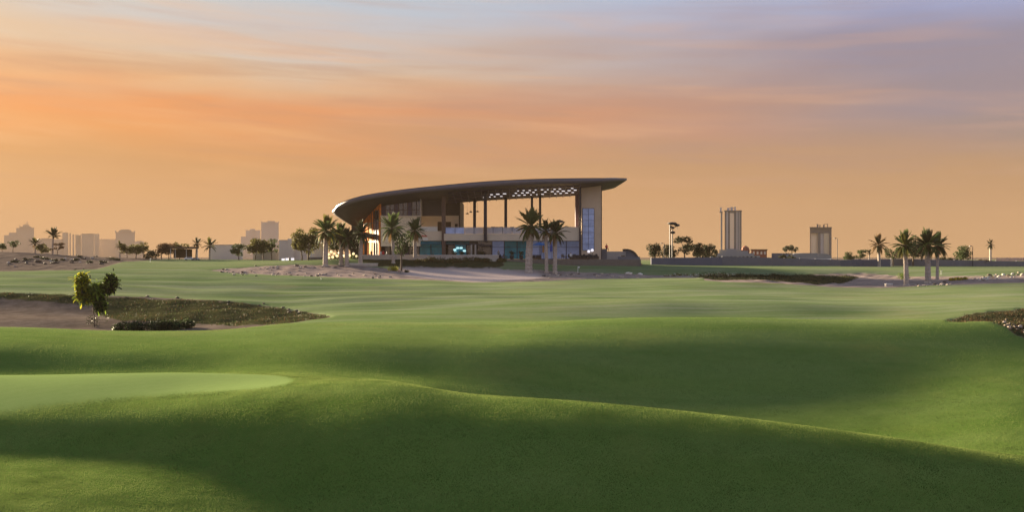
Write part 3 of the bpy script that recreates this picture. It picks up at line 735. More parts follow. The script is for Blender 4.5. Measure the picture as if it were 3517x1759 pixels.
def branchy_trunk(h, r0, tips, seed, fork=.5):
    mb = MB(); random.seed(seed)
    top_ = Vector((random.uniform(-.06, .06) * h, random.uniform(-.05, .05) * h, h * fork))
    mb.tube([(0, 0, -.4), (top_.x * .2, top_.y * .2, h * fork * .4), top_], [r0 * 1.25, r0, r0 * .75], 8)
    for t in tips:
        t = Vector(t); m_ = top_.lerp(t, .5) + Vector((0, 0, -.04 * h))
        mb.tube([top_ - Vector((0, 0, .05)), m_, t], [r0 * .55, r0 * .4, r0 * .15], 5)
    return mb
PROTO = {}
def tree_proto(kind, seed):
    """meshes of a unit-height tree: (trunk, crown)"""
    random.seed(seed); cs = []; rs_ = []
    if kind == 'round':
        for i in range(13):
            a = random.uniform(0, 6.28); rr2 = random.uniform(.05, .27); z = random.uniform(.34, .82)
            cs.append((math.cos(a)*rr2, math.sin(a)*rr2, z)); s_ = random.uniform(.11, .19); rs_.append((s_, s_, s_ * .85))
        fork, lf, nn = .34, .042, 1700
    elif kind == 'loose':
        for i in range(15):
            a = random.uniform(0, 6.28); rr2 = random.uniform(.05, .34); z = random.uniform(.42, .88)
            cs.append((math.cos(a)*rr2, math.sin(a)*rr2, z)); s_ = random.uniform(.07, .14); rs_.append((s_, s_, s_ * .8))
        fork, lf, nn = .40, .040, 1150
    elif kind == 'flat':
        for i in range(11):
            a = random.uniform(0, 6.28); rr2 = random.uniform(.1, .62); z = random.uniform(.72, .93) - .12 * rr2
            cs.append((math.cos(a)*rr2, math.sin(a)*rr2, z)); s_ = random.uniform(.14, .24); rs_.append((s_, s_, s_ * .45))
        fork, lf, nn = .45, .045, 1300
    else:  # bush
        for i in range(12):
            a = random.uniform(0, 6.28); rr2 = random.uniform(.05, .48); z = random.uniform(.22, .72) * (1 - .3 * rr2)
            cs.append((math.cos(a)*rr2, math.sin(a)*rr2, z)); s_ = random.uniform(.15, .26); rs_.append((s_, s_, s_ * .9))
        fork, lf, nn = .18, .06, 1300
    tips = [c for c in cs[::2]]
    tr = branchy_trunk(1.0, .028 if kind != 'bush' else .03, tips, seed, fork)
    v, q_ = leaf_cloud(cs, rs_, nn, lf, seed, .5)
    return tr.mesh('trunk', 'bark', smooth=True), (v, q_)
TREE_CACHE = {}
def tree(name, px, py_base, py_top, Y, wpx, label, kind='round', leaf='leaf_green', seed=1, group=None, z=None, cat='tree'):
    x_ = X(px, Y); zb = gz(x_, Y) if z is None else z
    zt = Zp(py_top, Y); h = max(zt - zb, .6); wd = wpx / F * Y
    key = (kind, seed % 4)
    if key not in TREE_CACHE: TREE_CACHE[key] = tree_proto(kind, 31 + seed % 4 * 7 + len(kind))
    trunk, (v, q_) = TREE_CACHE[key]
    k2 = key + (leaf,)
    if k2 not in PROTO: PROTO[k2] = np_mesh('crown', v, q_, leaf)
    me = PROTO[k2]
    ext = np.percentile(v[:, 0], 98) - np.percentile(v[:, 0], 2); top_ = np.percentile(v[:, 2], 99.5)
    t = thing(name, (x_, Y, zb), label, cat, group, rz=seed * 1.3)
    sx = wd / ext; sz = h / top_
    obj('trunk', trunk, t, scale=(sx if kind == 'bush' else max(sx, sz) * .8, sx if kind == 'bush' else max(sx, sz) * .8, sz)); obj('crown', me, t, scale=(sx, sx, sz)); return t

# palms ------------------------------------------------------------
def frond_mesh(L_, droop, leaflets, seed, mat, ll=.24, curl=.0):
    random.seed(seed); v = []; f = []
    pts = []
    for i in range(9):
        t = i / 8; pts.append(Vector((L_ * (t - .10 * droop * t * t), L_ * curl * t * t, L_ * (.12 * t - droop * .55 * t * t))))
    def at(t):
        i = min(int(t * 8), 7); return pts[i].lerp(pts[i + 1], t * 8 - i)
    for i in range(8):                       # midrib, three sided
        a, b = pts[i], pts[i + 1]; wa, wb = .028 * L_ * (1 - i / 9) * .5, .028 * L_ * (1 - (i + 1) / 9) * .5
        o = len(v); v += [a + Vector((0, wa, 0)), a - Vector((0, wa, 0)), a - Vector((0, 0, wa)), b + Vector((0, wb, 0)), b - Vector((0, wb, 0)), b - Vector((0, 0, wb))]
        f += [(o, o+1, o+4, o+3), (o+1, o+2, o+5, o+4), (o+2, o, o+3, o+5)]
    for k in range(leaflets):
        t = .14 + .85 * k / (leaflets - 1); p = at(t); d = (at(min(t + .05, 1)) - at(max(t - .05, 0))).normalized()
        l_ = ll * L_ * (math.sin(math.pi * min(.12 + t * .86, 1)) ** .6) * random.uniform(.8, 1.1)
        for s_ in (-1, 1):
            side = Vector((0, s_, 0)); dr = (d * .75 + side * .75 + Vector((0, 0, .30 - .55 * droop))).normalized()
            tip = p + dr * l_ + Vector((0, 0, -.12 * l_)); wv = d * l_ * .12 + Vector((0, 0, l_ * .02))
            mid_ = p + dr * l_ * .5 + Vector((0, 0, .03 * l_))
            o = len(v); v += [p - wv * .6, mid_ - wv, tip, mid_ + wv, p + wv * .6]; f += [(o, o+1, o+3, o+4), (o+1, o+2, o+3, o+3)]
    f = [tuple(dict.fromkeys(x_)) for x_ in f]
    me = bpy.data.meshes.new('frond'); me.from_pydata(v, [], f); me.materials.append(MATS[mat]); me.update(); return me
FR = {}
for mt in ('frond_a', 'frond_b', 'frond_dry', 'leaf_dark'):
    FR[mt] = [frond_mesh(1.0, d_, 30, i + 3, mt, .24, c_) for i, (d_, c_) in enumerate(((.15, .05), (.45, -.06), (.85, .04), (1.25, 0)))]
TRK = {}
def palm(px, py_base, py_top, Y, label, crown_px, nf=34, mats=('frond_a',), trunk_px=14, lean=0.0, up=.5, seed=1, group=None, z=None, low=-35, name='date_palm', trunk='palm_bark', y0=None, y1=None):
    lean = lean or ((seed * 37) % 11 - 5) * .009; nf = max(16, nf + (seed * 7) % 9 - 4)
    if z is None and y0 is not None:
        hp = hit(px, py_base, y0, y1 or 320); x_, Y, zb = hp.x, hp.y, hp.z
    else:
        x_ = X(px, Y); zb = gz(x_, Y) if z is None else z
    zt = Zp(py_top, Y); cr = crown_px * 1.12 / F * Y
    hT = max(zt - zb - cr * up, 1.0); r0 = trunk_px / F * Y / 2
    t = thing(name, (x_, Y, zb), label, 'palm tree', group)
    random.seed(seed); mb = MB(); pts = []; rd = []; ns = 22
    for i in range(ns + 1):
        s_ = i / ns; pts.append((lean * hT * s_ * s_, 0, -.3 + (hT + .3) * s_)); rd.append(r0 * (1.18 - .30 * s_ + (.09 if i % 2 else -.03) + (.25 if s_ < .06 else 0)))
    mb.tube(pts, rd, 10); obj('trunk', mb.mesh('trunk', trunk, smooth=False), t)
    top_ = Vector((lean * hT, 0, hT))
    bo = MB().lathe([(r0 * .8, -r0 * 2.6), (r0 * 1.25, -r0 * 1.6), (r0 * 1.5, -r0 * .4), (r0 * 1.2, r0 * .5), (r0 * .3, r0 * 1.0)], (0, 0, 0), 10)
    obj('crown_shaft', bo.mesh('crown_shaft', 'palm_boot', smooth=True), t, top_)
    for i in range(nf):
        s_ = (i + .5) / nf; e_ = 84 - (84 - low) * s_ ** .85 + random.uniform(-7, 7); a = i * 137.5 + random.uniform(-12, 12)
        m_ = mats[0] if (len(mats) == 1 or random.random() < .65) else random.choice(mats[1:])
        if e_ < low + 14 and random.random() < .35: m_ = 'frond_dry'
        k = 0 if e_ > 62 else 1 if e_ > 30 else 2 if e_ > -5 else 3
        L_ = cr * random.uniform(.88, 1.08) * (1.06 if e_ > 20 else .95)
        obj('frond', FR[m_][k], t, top_ + Vector((0, 0, r0 * .3)), (random.uniform(-.2, .2), -math.radians(e_), math.radians(a)), (L_, L_ * 1.05, L_))
    return t
# in front of the clubhouse
palm(1118, 917, 742, 174, 'tall date palm with raised fronds on the sand beside the curved roof end', 52, 34, ('frond_b', 'frond_a'), 15, up=.95, seed=2, y0=160, y1=185)
palm(1172, 911, 775, 177, 'slim palm with a dense dark crown between the glowing garden lamps and the kerb', 42, 34, ('leaf_dark', 'frond_a'), 13, up=.8, seed=3, y0=165, y1=186)
palm(1191, 916, 788, 174, 'short palm with a pale trunk and dark crown, innermost of the trio by the kerb', 40, 30, ('leaf_dark', 'frond_a'), 13, up=.8, seed=4, y0=165, y1=186)
palm(1238, 912, 770, 176, 'palm with a leaning dark frond in front of the orange sunset glow wall', 40, 28, ('leaf_dark', 'frond_a'), 13, up=.75, seed=5, y0=165, y1=186)
palm(1351, 909, 745, 181, 'full date palm in front of the coursed stone wall', 50, 34, ('frond_a',), 10, up=.75, seed=6, y0=168, y1=188)
palm(1425, 893, 757, 187, 'date palm with grey green crown beside the white upper parapet', 42, 34, ('frond_a', 'leaf_green') if False else ('frond_a',), 10, up=.8, seed=7, z=gz(X(1425, 187), 187))
palm(1816, 937, 728, 160, 'tallest date palm with a thick pale trunk in front of the open upper terrace', 58, 36, ('frond_a', 'frond_b'), 22, up=.85, seed=8, y0=148, y1=180)
palm(1877, 938, 765, 160, 'date palm with a thin pale trunk, middle of the three before the terrace balustrade', 40, 26, ('frond_a', 'leaf_dark'), 11, up=.7, seed=9, y0=148, y1=180)
palm(1906, 938, 770, 160, 'date palm with twin pale trunk by the clubhouse pylon', 44, 28, ('frond_a', 'leaf_dark'), 13, up=.7, seed=10, y0=148, y1=180)
# group on the right
palm(3113, 981, 806, 122, 'date palm at the sandy edge with a pinkish trunk, beside a low white box', 48, 40, ('frond_a', 'frond_b'), 15, up=.75, seed=11, y0=119, y1=150)
palm(3187, 974, 798, 124, 'big full crowned date palm ringed by rocks in the right hand sand', 54, 40, ('frond_a', 'leaf_dark'), 17, up=.8, seed=12, y0=119, y1=150)
palm(3219, 966, 818, 128, 'slender date palm with an arching crown beside the yellow flowers', 44, 38, ('frond_a', 'leaf_dark'), 9, up=.6, seed=13, y0=119, y1=160)
palm(3020, 900, 815, 215, 'palm with brown ragged crown standing at the blue boundary wall', 34, 28, ('frond_dry', 'leaf_dark'), 9, up=.75, seed=14)
palm(3402, 900, 832, 232, 'lone thin palm silhouette beyond the long grey boundary wall', 18, 20, ('leaf_dark',), 7, up=.5, seed=15, low=-60)
# left background
palm(181, 862, 785, 228, 'dark palm with a spread flat crown on top of the left sand dune', 30, 20, ('leaf_dark',), 5, up=.85, seed=16, low=0)
palm(121, 866, 822, 228, 'small leaning palm on the sand dune beside round bushes', 22, 18, ('leaf_dark', 'frond_b'), 5, up=.7, seed=17, low=-10)
palm(720, 886, 822, 222, 'small palm with thin trunk in front of the pale lilac compound wall', 28, 22, ('leaf_dark', 'frond_b'), 6, up=.8, seed=18, low=-20)
palm(674, 884, 820, 224, 'dark palm rising behind the parked white vehicles', 22, 20, ('leaf_dark', 'frond_dry'), 6, up=.8, seed=19, low=-20)
palm(412, 884, 832, 222, 'slim palm at the foot of the dune with a small green crown', 18, 18, ('frond_b', 'frond_a'), 4, up=.8, seed=20, low=-20)
palm(2985, 893, 858, 226, 'stubby palm bush near the blue containers', 14, 16, ('leaf_dark',), 4, up=.8, seed=21, low=-10)

# broadleaf trees
GL, GR = 'background trees left of the clubhouse', 'background trees right of the clubhouse'
T = [('shade_tree', 8, 868, 836, 226, 26, 'small dark green tree at the foot of the stepped tower', 'round', 'leaf_green', 1, GL),
 ('shade_tree', 44, 870, 826, 226, 36, 'green twin topped tree on the open dune in front of the stepped tower', 'loose', 'leaf_green', 2, GL),
 ('round_bush', 145, 868, 838, 226, 36, 'round green bush between two palms on the dune', 'bush', 'leaf_olive', 3, GL),
 ('round_bush', 196, 866, 834, 225, 32, 'brownish bush under the flat crowned palm', 'loose', 'leaf_brown', 4, GL),
 ('shade_tree', 437, 884, 838, 222, 40, 'green tree beside the slim palm at the foot of the dune', 'round', 'leaf_olive', 5, GL),
 ('shade_tree', 467, 884, 840, 221, 44, 'broad green tree in front of the arched tower', 'round', 'leaf_olive', 6, GL),
 ('shade_tree', 492, 884, 832, 223, 36, 'taller green tree, last of the row by the low hazy block', 'loose', 'leaf_olive', 7, GL),
 ('shade_tree', 553, 886, 836, 222, 46, 'rust brown tree behind the flagstick', 'round', 'leaf_brown', 8, GL),
 ('shade_tree', 580, 886, 836, 220, 44, 'wider rust brown tree next to the timber shed', 'round', 'leaf_brown', 9, GL),
 ('shade_tree', 617, 884, 833, 226, 52, 'pale olive tree rising over the timber shed roof', 'loose', 'leaf_olive', 10, GL),
 ('round_bush', 520, 890, 860, 214, 36, 'low dark bush between green and rust brown trees', 'bush', 'leaf_dark', 11, GL),
 ('shade_tree', 820, 887, 838, 216, 46, 'dark tree at the near end of the row by the lilac wall', 'round', 'leaf_green', 12, GL),
 ('shade_tree', 876, 889, 820, 214, 52, 'tree in the middle of the row below the tall flat tower', 'round', 'leaf_olive', 13, GL),
 ('shade_tree', 904, 889, 822, 213, 48, 'thick trunked tree of the row below the tall flat tower', 'round', 'leaf_olive', 14, GL),
 ('shade_tree', 934, 889, 820, 215, 46, 'end tree of the row, standing at the pale compound wall', 'loose', 'leaf_green', 15, GL),
 ('shade_tree', 1038, 891, 800, 192, 54, 'golden lit tree with bare stem on the lawn left of the white pavilion', 'round', 'leaf_olive', 16, None),
 ('shade_tree', 1057, 892, 783, 190, 66, 'largest golden lit tree in front of the white pavilion', 'round', 'leaf_olive', 17, None),
 ('shade_tree', 1160, 893, 792, 196, 80, 'dense green tree behind the palms and garden lamps', 'round', 'leaf_green', 18, None),
 ('shade_tree', 1208, 893, 800, 197, 70, 'dark tree under the curved end of the clubhouse roof', 'round', 'leaf_dark', 19, None),
 ('young_tree', 1378, 938, 790, 173, 60, 'thin young tree with pale airy foliage beside a yellow shrub', 'loose', 'leaf_green', 21, None),
 ('shade_tree', 2250, 886, 836, 236, 44, 'dark tree at the left end of the thicket beyond the boundary wall', 'round', 'leaf_dark', 22, GR),
 ('shade_tree', 2300, 886, 842, 240, 56, 'low dark tree at the foot of the tall saucer mast', 'round', 'leaf_dark', 23, GR),
 ('shade_tree', 2352, 884, 812, 238, 58, 'tallest spiky dark tree of the thicket beside the mast', 'loose', 'leaf_dark', 24, GR),
 ('shade_tree', 2395, 884, 836, 238, 52, 'broad dark tree of the thicket behind the pale stones', 'round', 'leaf_dark', 25, GR),
 ('shade_tree', 2428, 882, 838, 240, 40, 'dark tree at the right end of the thicket before the ribbed tower', 'round', 'leaf_dark', 26, GR),
 ('round_bush', 2455, 880, 843, 242, 20, 'small bush nearest the foot of the ribbed tower', 'loose', 'leaf_dark', 27, GR),
 ('umbrella_tree', 2718, 876, 842, 240, 46, 'flat topped umbrella tree alone between the two towers', 'flat', 'leaf_dark', 28, None),
 ('round_bush', 2680, 889, 876, 232, 40, 'low dark hedge bush in front of the grey vaulted shed', 'bush', 'leaf_dark', 29, GR),
 ('round_bush', 2714, 889, 878, 233, 34, 'second low dark hedge bush in front of the grey vaulted shed', 'bush', 'leaf_dark', 30, GR),
 ('shade_tree', 2914, 894, 866, 236, 30, 'rounded green tree to the right of the portal tower', 'round', 'leaf_green', 31, GR),
 ('shade_tree', 2950, 896, 858, 236, 36, 'pointed green tree beside the rounded one near the portal tower', 'loose', 'leaf_green', 32, GR),
 ('shade_tree', 3068, 900, 850, 222, 48, 'leafy tree behind the palm with a pinkish trunk', 'loose', 'leaf_green', 33, GR),
 ('shade_tree', 3136, 900, 822, 224, 72, 'big dark rounded tree between the two nearest palms of the right group', 'round', 'leaf_dark', 34, GR),
 ('shade_tree', 3306, 902, 846, 230, 52, 'round green tree beside a pole lamp beyond the boundary wall', 'round', 'leaf_green', 35, GR),
 ('round_bush', 3245, 902, 884, 230, 40, 'low dark bush beyond the wall behind the slender palm', 'bush', 'leaf_dark', 36, GR),
 ('round_bush', 3275, 902, 886, 230, 30, 'small dark bush beyond the wall left of the round tree', 'bush', 'leaf_dark', 37, GR),
 ('round_bush', 3380, 902, 891, 230, 34, 'low twiggy bush under the lone palm silhouette', 'loose', 'leaf_brown', 38, GR)]
for a in T:
    tree(a[0], a[1], a[2], a[3], a[4], a[5], a[6], a[7], a[8], a[9], a[10], cat='bush' if 'bush' in a[0] else 'tree')
print('trees', len(T))

# the yellow-green shrub by the bunker: bent stem, big separate leaves
hp = hit(322, 1126, 70, 100); Yb = hp.y
sh = thing('broad_leaf_shrub', tuple(hp), 'yellow green shrub with large drooping leaves on a thin stem in the bunker', 'shrub')
u_ = F / Yb
def sp_(px, py, dy=0.0): return Vector(((px - 322) / u_, dy, (1126 - py) / u_))
st_ = MB()
st_.tube([sp_(322, 1140), sp_(324, 1095), sp_(318, 1050), sp_(322, 1010)], [.06, .05, .045, .04], 6)
for tip in ((275, 960), (290, 940), (300, 990), (345, 990), (385, 955), (398, 985), (340, 1030), (270, 1020)):
    st_.tube([sp_(322, 1030), sp_((322 + tip[0]) / 2, (1020 + tip[1]) / 2, random.uniform(-.3, .3)), sp_(*tip, random.uniform(-.6, .6))], [.035, .025, .012], 5)
obj('stem', st_.mesh('stem', 'bark', smooth=True), sh)
def big_leaf(mat):
    v, f = [], []; L_ = 1.0
    for i in range(6):
        t = i / 5; wd = .30 * math.sin(math.pi * min(max(t, .04), .985)) ** .7; z = -.35 * t * t
        v += [(t * L_, -wd, z + .06), (t * L_, 0, z), (t * L_, wd, z + .06)]
    for i in range(5):
        o = i * 3; f += [(o, o+3, o+4, o+1), (o+1, o+4, o+5, o+2)]
    me = bpy.data.meshes.new('leaf'); me.from_pydata(v, [], f); me.materials.append(MATS[mat]); me.polygons.foreach_set('use_smooth', [True]*len(f)); me.update(); return me
LM = {m_: big_leaf(m_) for m_ in ('leaf_yellow', 'leaf_lime', 'leaf_green', 'leaf_dark')}
random.seed(77)
lobes = [((282, 975), (24, 40), 70, ('leaf_yellow', 'leaf_yellow', 'leaf_lime', 'leaf_dark')), ((290, 1022), (28, 24), 45, ('leaf_lime', 'leaf_yellow', 'leaf_green')),
         ((335, 1002), (32, 32), 55, ('leaf_lime', 'leaf_lime', 'leaf_green')), ((380, 975), (24, 34), 45, ('leaf_lime', 'leaf_dark', 'leaf_dark')), ((345, 1050), (20, 24), 40, ('leaf_lime', 'leaf_green', 'leaf_dark'))]
for k_, ((cx_, cy_), (rx_, ry_), nl, ms) in enumerate(lobes):
    c0 = sp_(cx_, cy_)
    v, q_ = leaf_cloud([tuple(c0)], [(rx_ * 1.0 / u_, .6, ry_ * 1.0 / u_)], 1150, .13, 200 + k_, .25, 2.2, .6)
    r = np.random.RandomState(k_); obj('foliage', np_mesh('foliage', v, q_, ms, r.randint(0, len(ms), len(q_))), sh)
    for i in range(nl):
        a = random.uniform(0, 6.28); r_ = .55 + .45 * random.random(); d_ = random.uniform(-.6, .6)
        p = sp_(cx_ + rx_ * r_ * .8 * math.cos(a), cy_ + ry_ * r_ * .8 * math.sin(a), d_); s_ = random.uniform(.30, .58)
        dv = Vector((math.cos(a), random.uniform(-.9, .6), -math.sin(a) * .8 - .25)).normalized()
        obj('leaf', LM[random.choice(ms)], sh, p, dv.to_track_quat('X', 'Z').to_euler(), (s_, s_ * .62, s_))
for px, py, dv in ((382, 972, (.8, -.2, .5)), (386, 990, (.9, -.3, .15)), (376, 1008, (.7, -.4, .6))):
    obj('leaf', LM['leaf_dark' if px > 300 else 'leaf_yellow'], sh, sp_(px, py), Vector(dv).to_track_quat('X', 'Z').to_euler(), (.95, .75, .9))

# low plants, one thing each
def low_bush(name, px, py, wpx, hpx, label, leaf, y0, y1, nl=420, size=.10, cat='bush', group=None, seed=1, mats=None):
    hp = hit(px, py, y0, y1); s_ = hp.y / F; wd, hh = wpx * s_ / 2, hpx * s_
    random.seed(seed); cs = []; rs_ = []
    for i in range(max(5, int(wpx / max(hpx, 1) * 3))):
        x_ = random.uniform(-.8, .8) * wd; y_ = random.uniform(-.5, .5) * min(wd, hh * 2.2); zg = gz(hp.x + x_, hp.y + y_) - hp.z
        r_ = hh * random.uniform(.42, .6); cs.append((x_, y_, zg + r_ * .75)); rs_.append((r_ * 1.2, r_ * 1.2, r_))
    v, q_ = leaf_cloud(cs, rs_, nl, size, seed, .4)
    st2 = MB()
    for c in cs[:6]: st2.tube([(c[0] * .6, c[1] * .6, gz(hp.x + c[0]*.6, hp.y + c[1]*.6) - hp.z - .1), c], [.03, .012], 4)
    t = thing(name, tuple(hp), label, cat, group); obj('stem', st2.mesh('stem', 'bark'), t)
    if mats:
        r = np.random.RandomState(seed); obj('foliage', np_mesh('foliage', v, q_, mats, r.randint(0, len(mats), len(q_))), t)
    else: obj('foliage', np_mesh('foliage', v, q_, leaf), t)
    return t
low_bush('ground_shrub', 520, 1137, 320, 34, 'long low dark shrub hugging the front lip of the bunker', 'leaf_dark', 60, 100, 7000, .10, seed=3, mats=('leaf_dark', 'leaf_dark', 'leaf_green'))
low_bush('twiggy_shrub', 330, 1118, 36, 40, 'small twiggy shrub at the foot of the yellow green shrub', 'leaf_dark', 60, 100, 160, .09, seed=4)
low_bush('yellow_shrub', 1351, 933, 26, 16, 'bright yellow green potted shrub on the sand before the clubhouse', 'leaf_yellow', 150, 182, 420, .16, seed=5)
low_bush('flowering_shrub', 1372, 937, 14, 6, 'tiny pink and white flower patch at the young tree', 'petal_white', 150, 182, 140, .12, seed=6, mats=('petal_red', 'petal_white', 'leaf_green'))
low_bush('dark_shrub', 1400, 938, 22, 8, 'small dark shrub to the right of the young tree', 'leaf_dark', 150, 182, 260, .14, seed=7)
low_bush('flower_bed', 3290, 962, 70, 10, 'patch of bright yellow flowers on the sand right of the palms', 'petal_yellow', 122, 170, 1300, .11, cat='flowers', seed=8, mats=('petal_yellow', 'petal_yellow', 'leaf_lime'))
low_bush('flower_bed', 2165, 913, 90, 12, 'bed of red and pink flowers before the low service building', 'petal_red', 180, 200, 900, .16, cat='flowers', seed=9, mats=('petal_red', 'petal_red', 'petal_white', 'leaf_dark'))
low_bush('round_bush', 3103, 960, 22, 24, 'lime green bush beside the palm with a pinkish trunk', 'leaf_lime', 122, 170, 420, .14, seed=10)
for i, (px, w_) in enumerate(((1447, 50), (1490, 54), (1535, 56), (1580, 50), (1625, 56), (1672, 50), (1715, 46))):
    low_bush('planting_bed_shrub', px, 901 + (i % 3), w_, 13 + (i * 5) % 6, 'low olive shrub in the planted strip below the garden wall', 'leaf_olive', 172, 190, 700, .16, group='shrubs in the strip below the garden wall', seed=20 + i, mats=('leaf_olive', 'leaf_green', 'leaf_brown'))
for i, (px, w_, h_) in enumerate(((1180, 46, 16), (1222, 40, 20), (1135, 46, 14), (1250, 30, 12))):
    low_bush('garden_shrub', px, 890, w_, h_, 'green shrub lit warm by the round garden lamps', 'leaf_lime', 180, 196, 520, .16, group='shrubs among the garden lamps', seed=30 + i, mats=('leaf_lime', 'leaf_olive'))
random.seed(12)
for i in range(26):
    px = 2290 + i * 17 + random.uniform(-6, 6); low_bush('verge_plant', px, 950 + random.uniform(-3, 3) + max(0, (px - 2500) * .02), random.uniform(12, 24), random.uniform(6, 12),
       'pale green tuft plant in the row along the far fairway edge', 'leaf_olive', 128, 175, 170, .13, cat='plant', group='tuft plants along the far fairway edge', seed=50 + i, mats=('leaf_olive', 'leaf_lime', 'petal_white') if i < 14 else ('leaf_green', 'leaf_dark'))
for i in range(12):
    px = 60 + i * 32 + random.uniform(-10, 10); low_bush('dune_bush', px, 905 - random.uniform(0, 22), random.uniform(16, 36), random.uniform(6, 12),
       'low dark scrub bush on the left sand dunes', 'leaf_dark', 165, 230, 200, .16, group='scrub bushes on the left dunes', seed=80 + i)

# tussocks over the scrubby ground: uncountable, one object per patch
def tussocks(name, mask, y0, y1, n_, hgt, mats, seed, label):
    r = np.random.RandomState(seed); ii, jj = np.where((mask > .55) & (YY > y0) & (YY < y1) & (PX > -300) & (PX < 3800))
    wgt = (YY[ii, jj] ** 2); k = r.choice(len(ii), n_, p=wgt / wgt.sum()); ii, jj = ii[k], jj[k]
    x_ = XX[ii, jj] + r.normal(size=n_) * .25; y_ = YY[ii, jj] + r.normal(size=n_) * .3; zz_ = H[ii, jj] + EYE
    clump = .5 + .5 * np.sin(x_ * 1.9 + np.sin(y_ * 1.3) * 2) * np.sin(y_ * 1.1 + x_ * .4)
    h_ = hgt * (.3 + r.rand(n_)) * (.4 + clump); a = r.rand(n_) * 6.28; w_ = h_ * .22; ln = r.normal(size=(n_, 2)) * h_[:, None] * .5
    b0 = np.stack([x_ - np.cos(a) * w_, y_ - np.sin(a) * w_, zz_ - .04], 1); b1 = np.stack([x_ + np.cos(a) * w_, y_ + np.sin(a) * w_, zz_ - .04], 1)
    tp = np.stack([x_ + ln[:, 0], y_ + ln[:, 1], zz_ + h_], 1)
    v = np.stack([b0, b1, tp], 1).reshape(-1, 3)
    o = obj(name, np_mesh(name, v, np.arange(n_ * 3).reshape(-1, 3), mats, r.randint(0, len(mats), n_))); tag(o, label, 'ground cover', kind='stuff')
material('dry_grass', (.055, .048, .026), .9, .35, 2, spec=.02)
tussocks('scrub_grass', scrub, 58, 106, 15000, .11, ('dry_grass', 'leaf_dark', 'leaf_brown', 'leaf_green'), 3, 'dry brown scrub covering the far bank of the bunker')
tussocks('scrub_grass', scrub, 120, 180, 12000, .20, ('dry_grass', 'leaf_dark', 'leaf_dark'), 4, 'dark scrub on the waste ground left of the right palms')
tussocks('scrub_grass', rhollow, 48, 74, 9000, .12, ('dry_grass', 'leaf_brown', 'leaf_dark'), 5, 'dry scrub in the hollow, also painting the shade on the grass bank')

# turf blades near the camera (nobody could count them): thin out with distance
material('grass_blade', (.070, .108, .028), .9, .35, .7, trans=.30, spec=.02, c2=(.118, .152, .046))
def turf_blades(n_, seed):
    r = np.random.RandomState(seed); inv = r.uniform(1 / 64., 1 / 19.5, n_); y_ = 1 / inv
    keep = r.rand(n_) < np.clip((64 - y_) / 22, 0, 1); y_ = y_[keep]; n_ = len(y_)
    px = r.uniform(-160, 3680, n_); j = np.clip(np.searchsorted(pxs, px) - 1, 0, len(pxs) - 2); i = np.clip(np.searchsorted(Ys, y_) - 1, 0, len(Ys) - 2)
    ok = green[i, j] < r.uniform(.2, .9, n_); px, y_, i, j = px[ok], y_[ok], i[ok], j[ok]; n_ = len(y_); gm = green[i, j]
    u = ((px - pxs[j]) / (pxs[j + 1] - pxs[j])); v = (y_ - Ys[i]) / (Ys[i + 1] - Ys[i])
    z = (H[i, j] * (1-u) + H[i, j+1] * u) * (1-v) + (H[i+1, j] * (1-u) + H[i+1, j+1] * u) * v + EYE
    x_ = (px - CX) / F * y_; h_ = (.012 + .020 * r.rand(n_)) * (.8 + y_ / 90) * (1 - .6 * gm); a = r.rand(n_) * 6.28; w_ = (.004 + .005 * r.rand(n_)) * (.5 + y_ / 45); ln = r.normal(size=(n_, 2)) * h_[:, None] * .55
    b0 = np.stack([x_ - np.cos(a) * w_, y_ - np.sin(a) * w_, z - .006], 1); b1 = np.stack([x_ + np.cos(a) * w_, y_ + np.sin(a) * w_, z - .006], 1)
    tp = np.stack([x_ + ln[:, 0], y_ + ln[:, 1], z + h_], 1)
    o = obj('turf_grass', np_mesh('turf_grass', np.stack([b0, b1, tp], 1).reshape(-1, 3), np.arange(n_ * 3).reshape(-1, 3), 'grass_blade')); tag(o, 'short green grass blades on the rolling foreground mounds', 'grass', kind='stuff')
turf_blades(1000000, 8)

# ------------------------------------------------------------------ rocks (individuals)
ROCKM = {}
def rock_mesh(seed, mat, block=False):
    k = (seed, mat)
    if k in ROCKM: return ROCKM[k]
    bm = bmesh.new(); bmesh.ops.create_icosphere(bm, subdivisions=2 if not block else 1, radius=.5)
    random.seed(seed); o = Vector((seed * 3.1, seed * 1.7, 0))
    for v in bm.verts:
        d = v.co.normalized(); nz_ = mnoise.noise(d * 1.6 + o) * .45 + mnoise.noise(d * 4 + o) * .16
        v.co = d * .5 * (1 + nz_); v.co.z *= .62; v.co.x *= 1.15
    me = bpy.data.meshes.new('rock'); bm.to_mesh(me); bm.free(); me.materials.append(MATS[mat]); ROCKM[k] = me; return me
def rocks(n_, path, y0, y1, size, mats, label, group, seed, spread=3.0, name='rock'):
    random.seed(seed)
    for i in range(n_):
        t = random.random() * (len(path) - 1); k = int(t); f = t - k
        px = path[k][0] + (path[k+1][0] - path[k][0]) * f + random.uniform(-4, 4); py = path[k][1] + (path[k+1][1] - path[k][1]) * f + random.gauss(0, spread)
        hp = hit(px, py, y0, y1); s_ = random.uniform(*size) * hp.y / F
        if random.random() < .15: s_ *= 1.5
        o = obj(name, rock_mesh(random.randint(0, 6), random.choice(mats)), None, (hp.x, hp.y, hp.z + s_ * .10), (random.uniform(-.2, .2), random.uniform(-.2, .2), random.uniform(0, 6.28)), (s_, s_ * random.uniform(.7, 1.1), s_ * random.uniform(.7, 1.1)))
        tag(o, label, 'rock', group)
rocks(75, [(735, 934), (830, 938), (950, 942), (1080, 946), (1200, 949), (1350, 952)], 136, 180, (5, 12), ('rock_pale', 'rock_pale', 'rock_dark'), 'pale rock in the pink sand along the fairway left of the clubhouse', 'rocks along the central waste area', 41, 3.5)
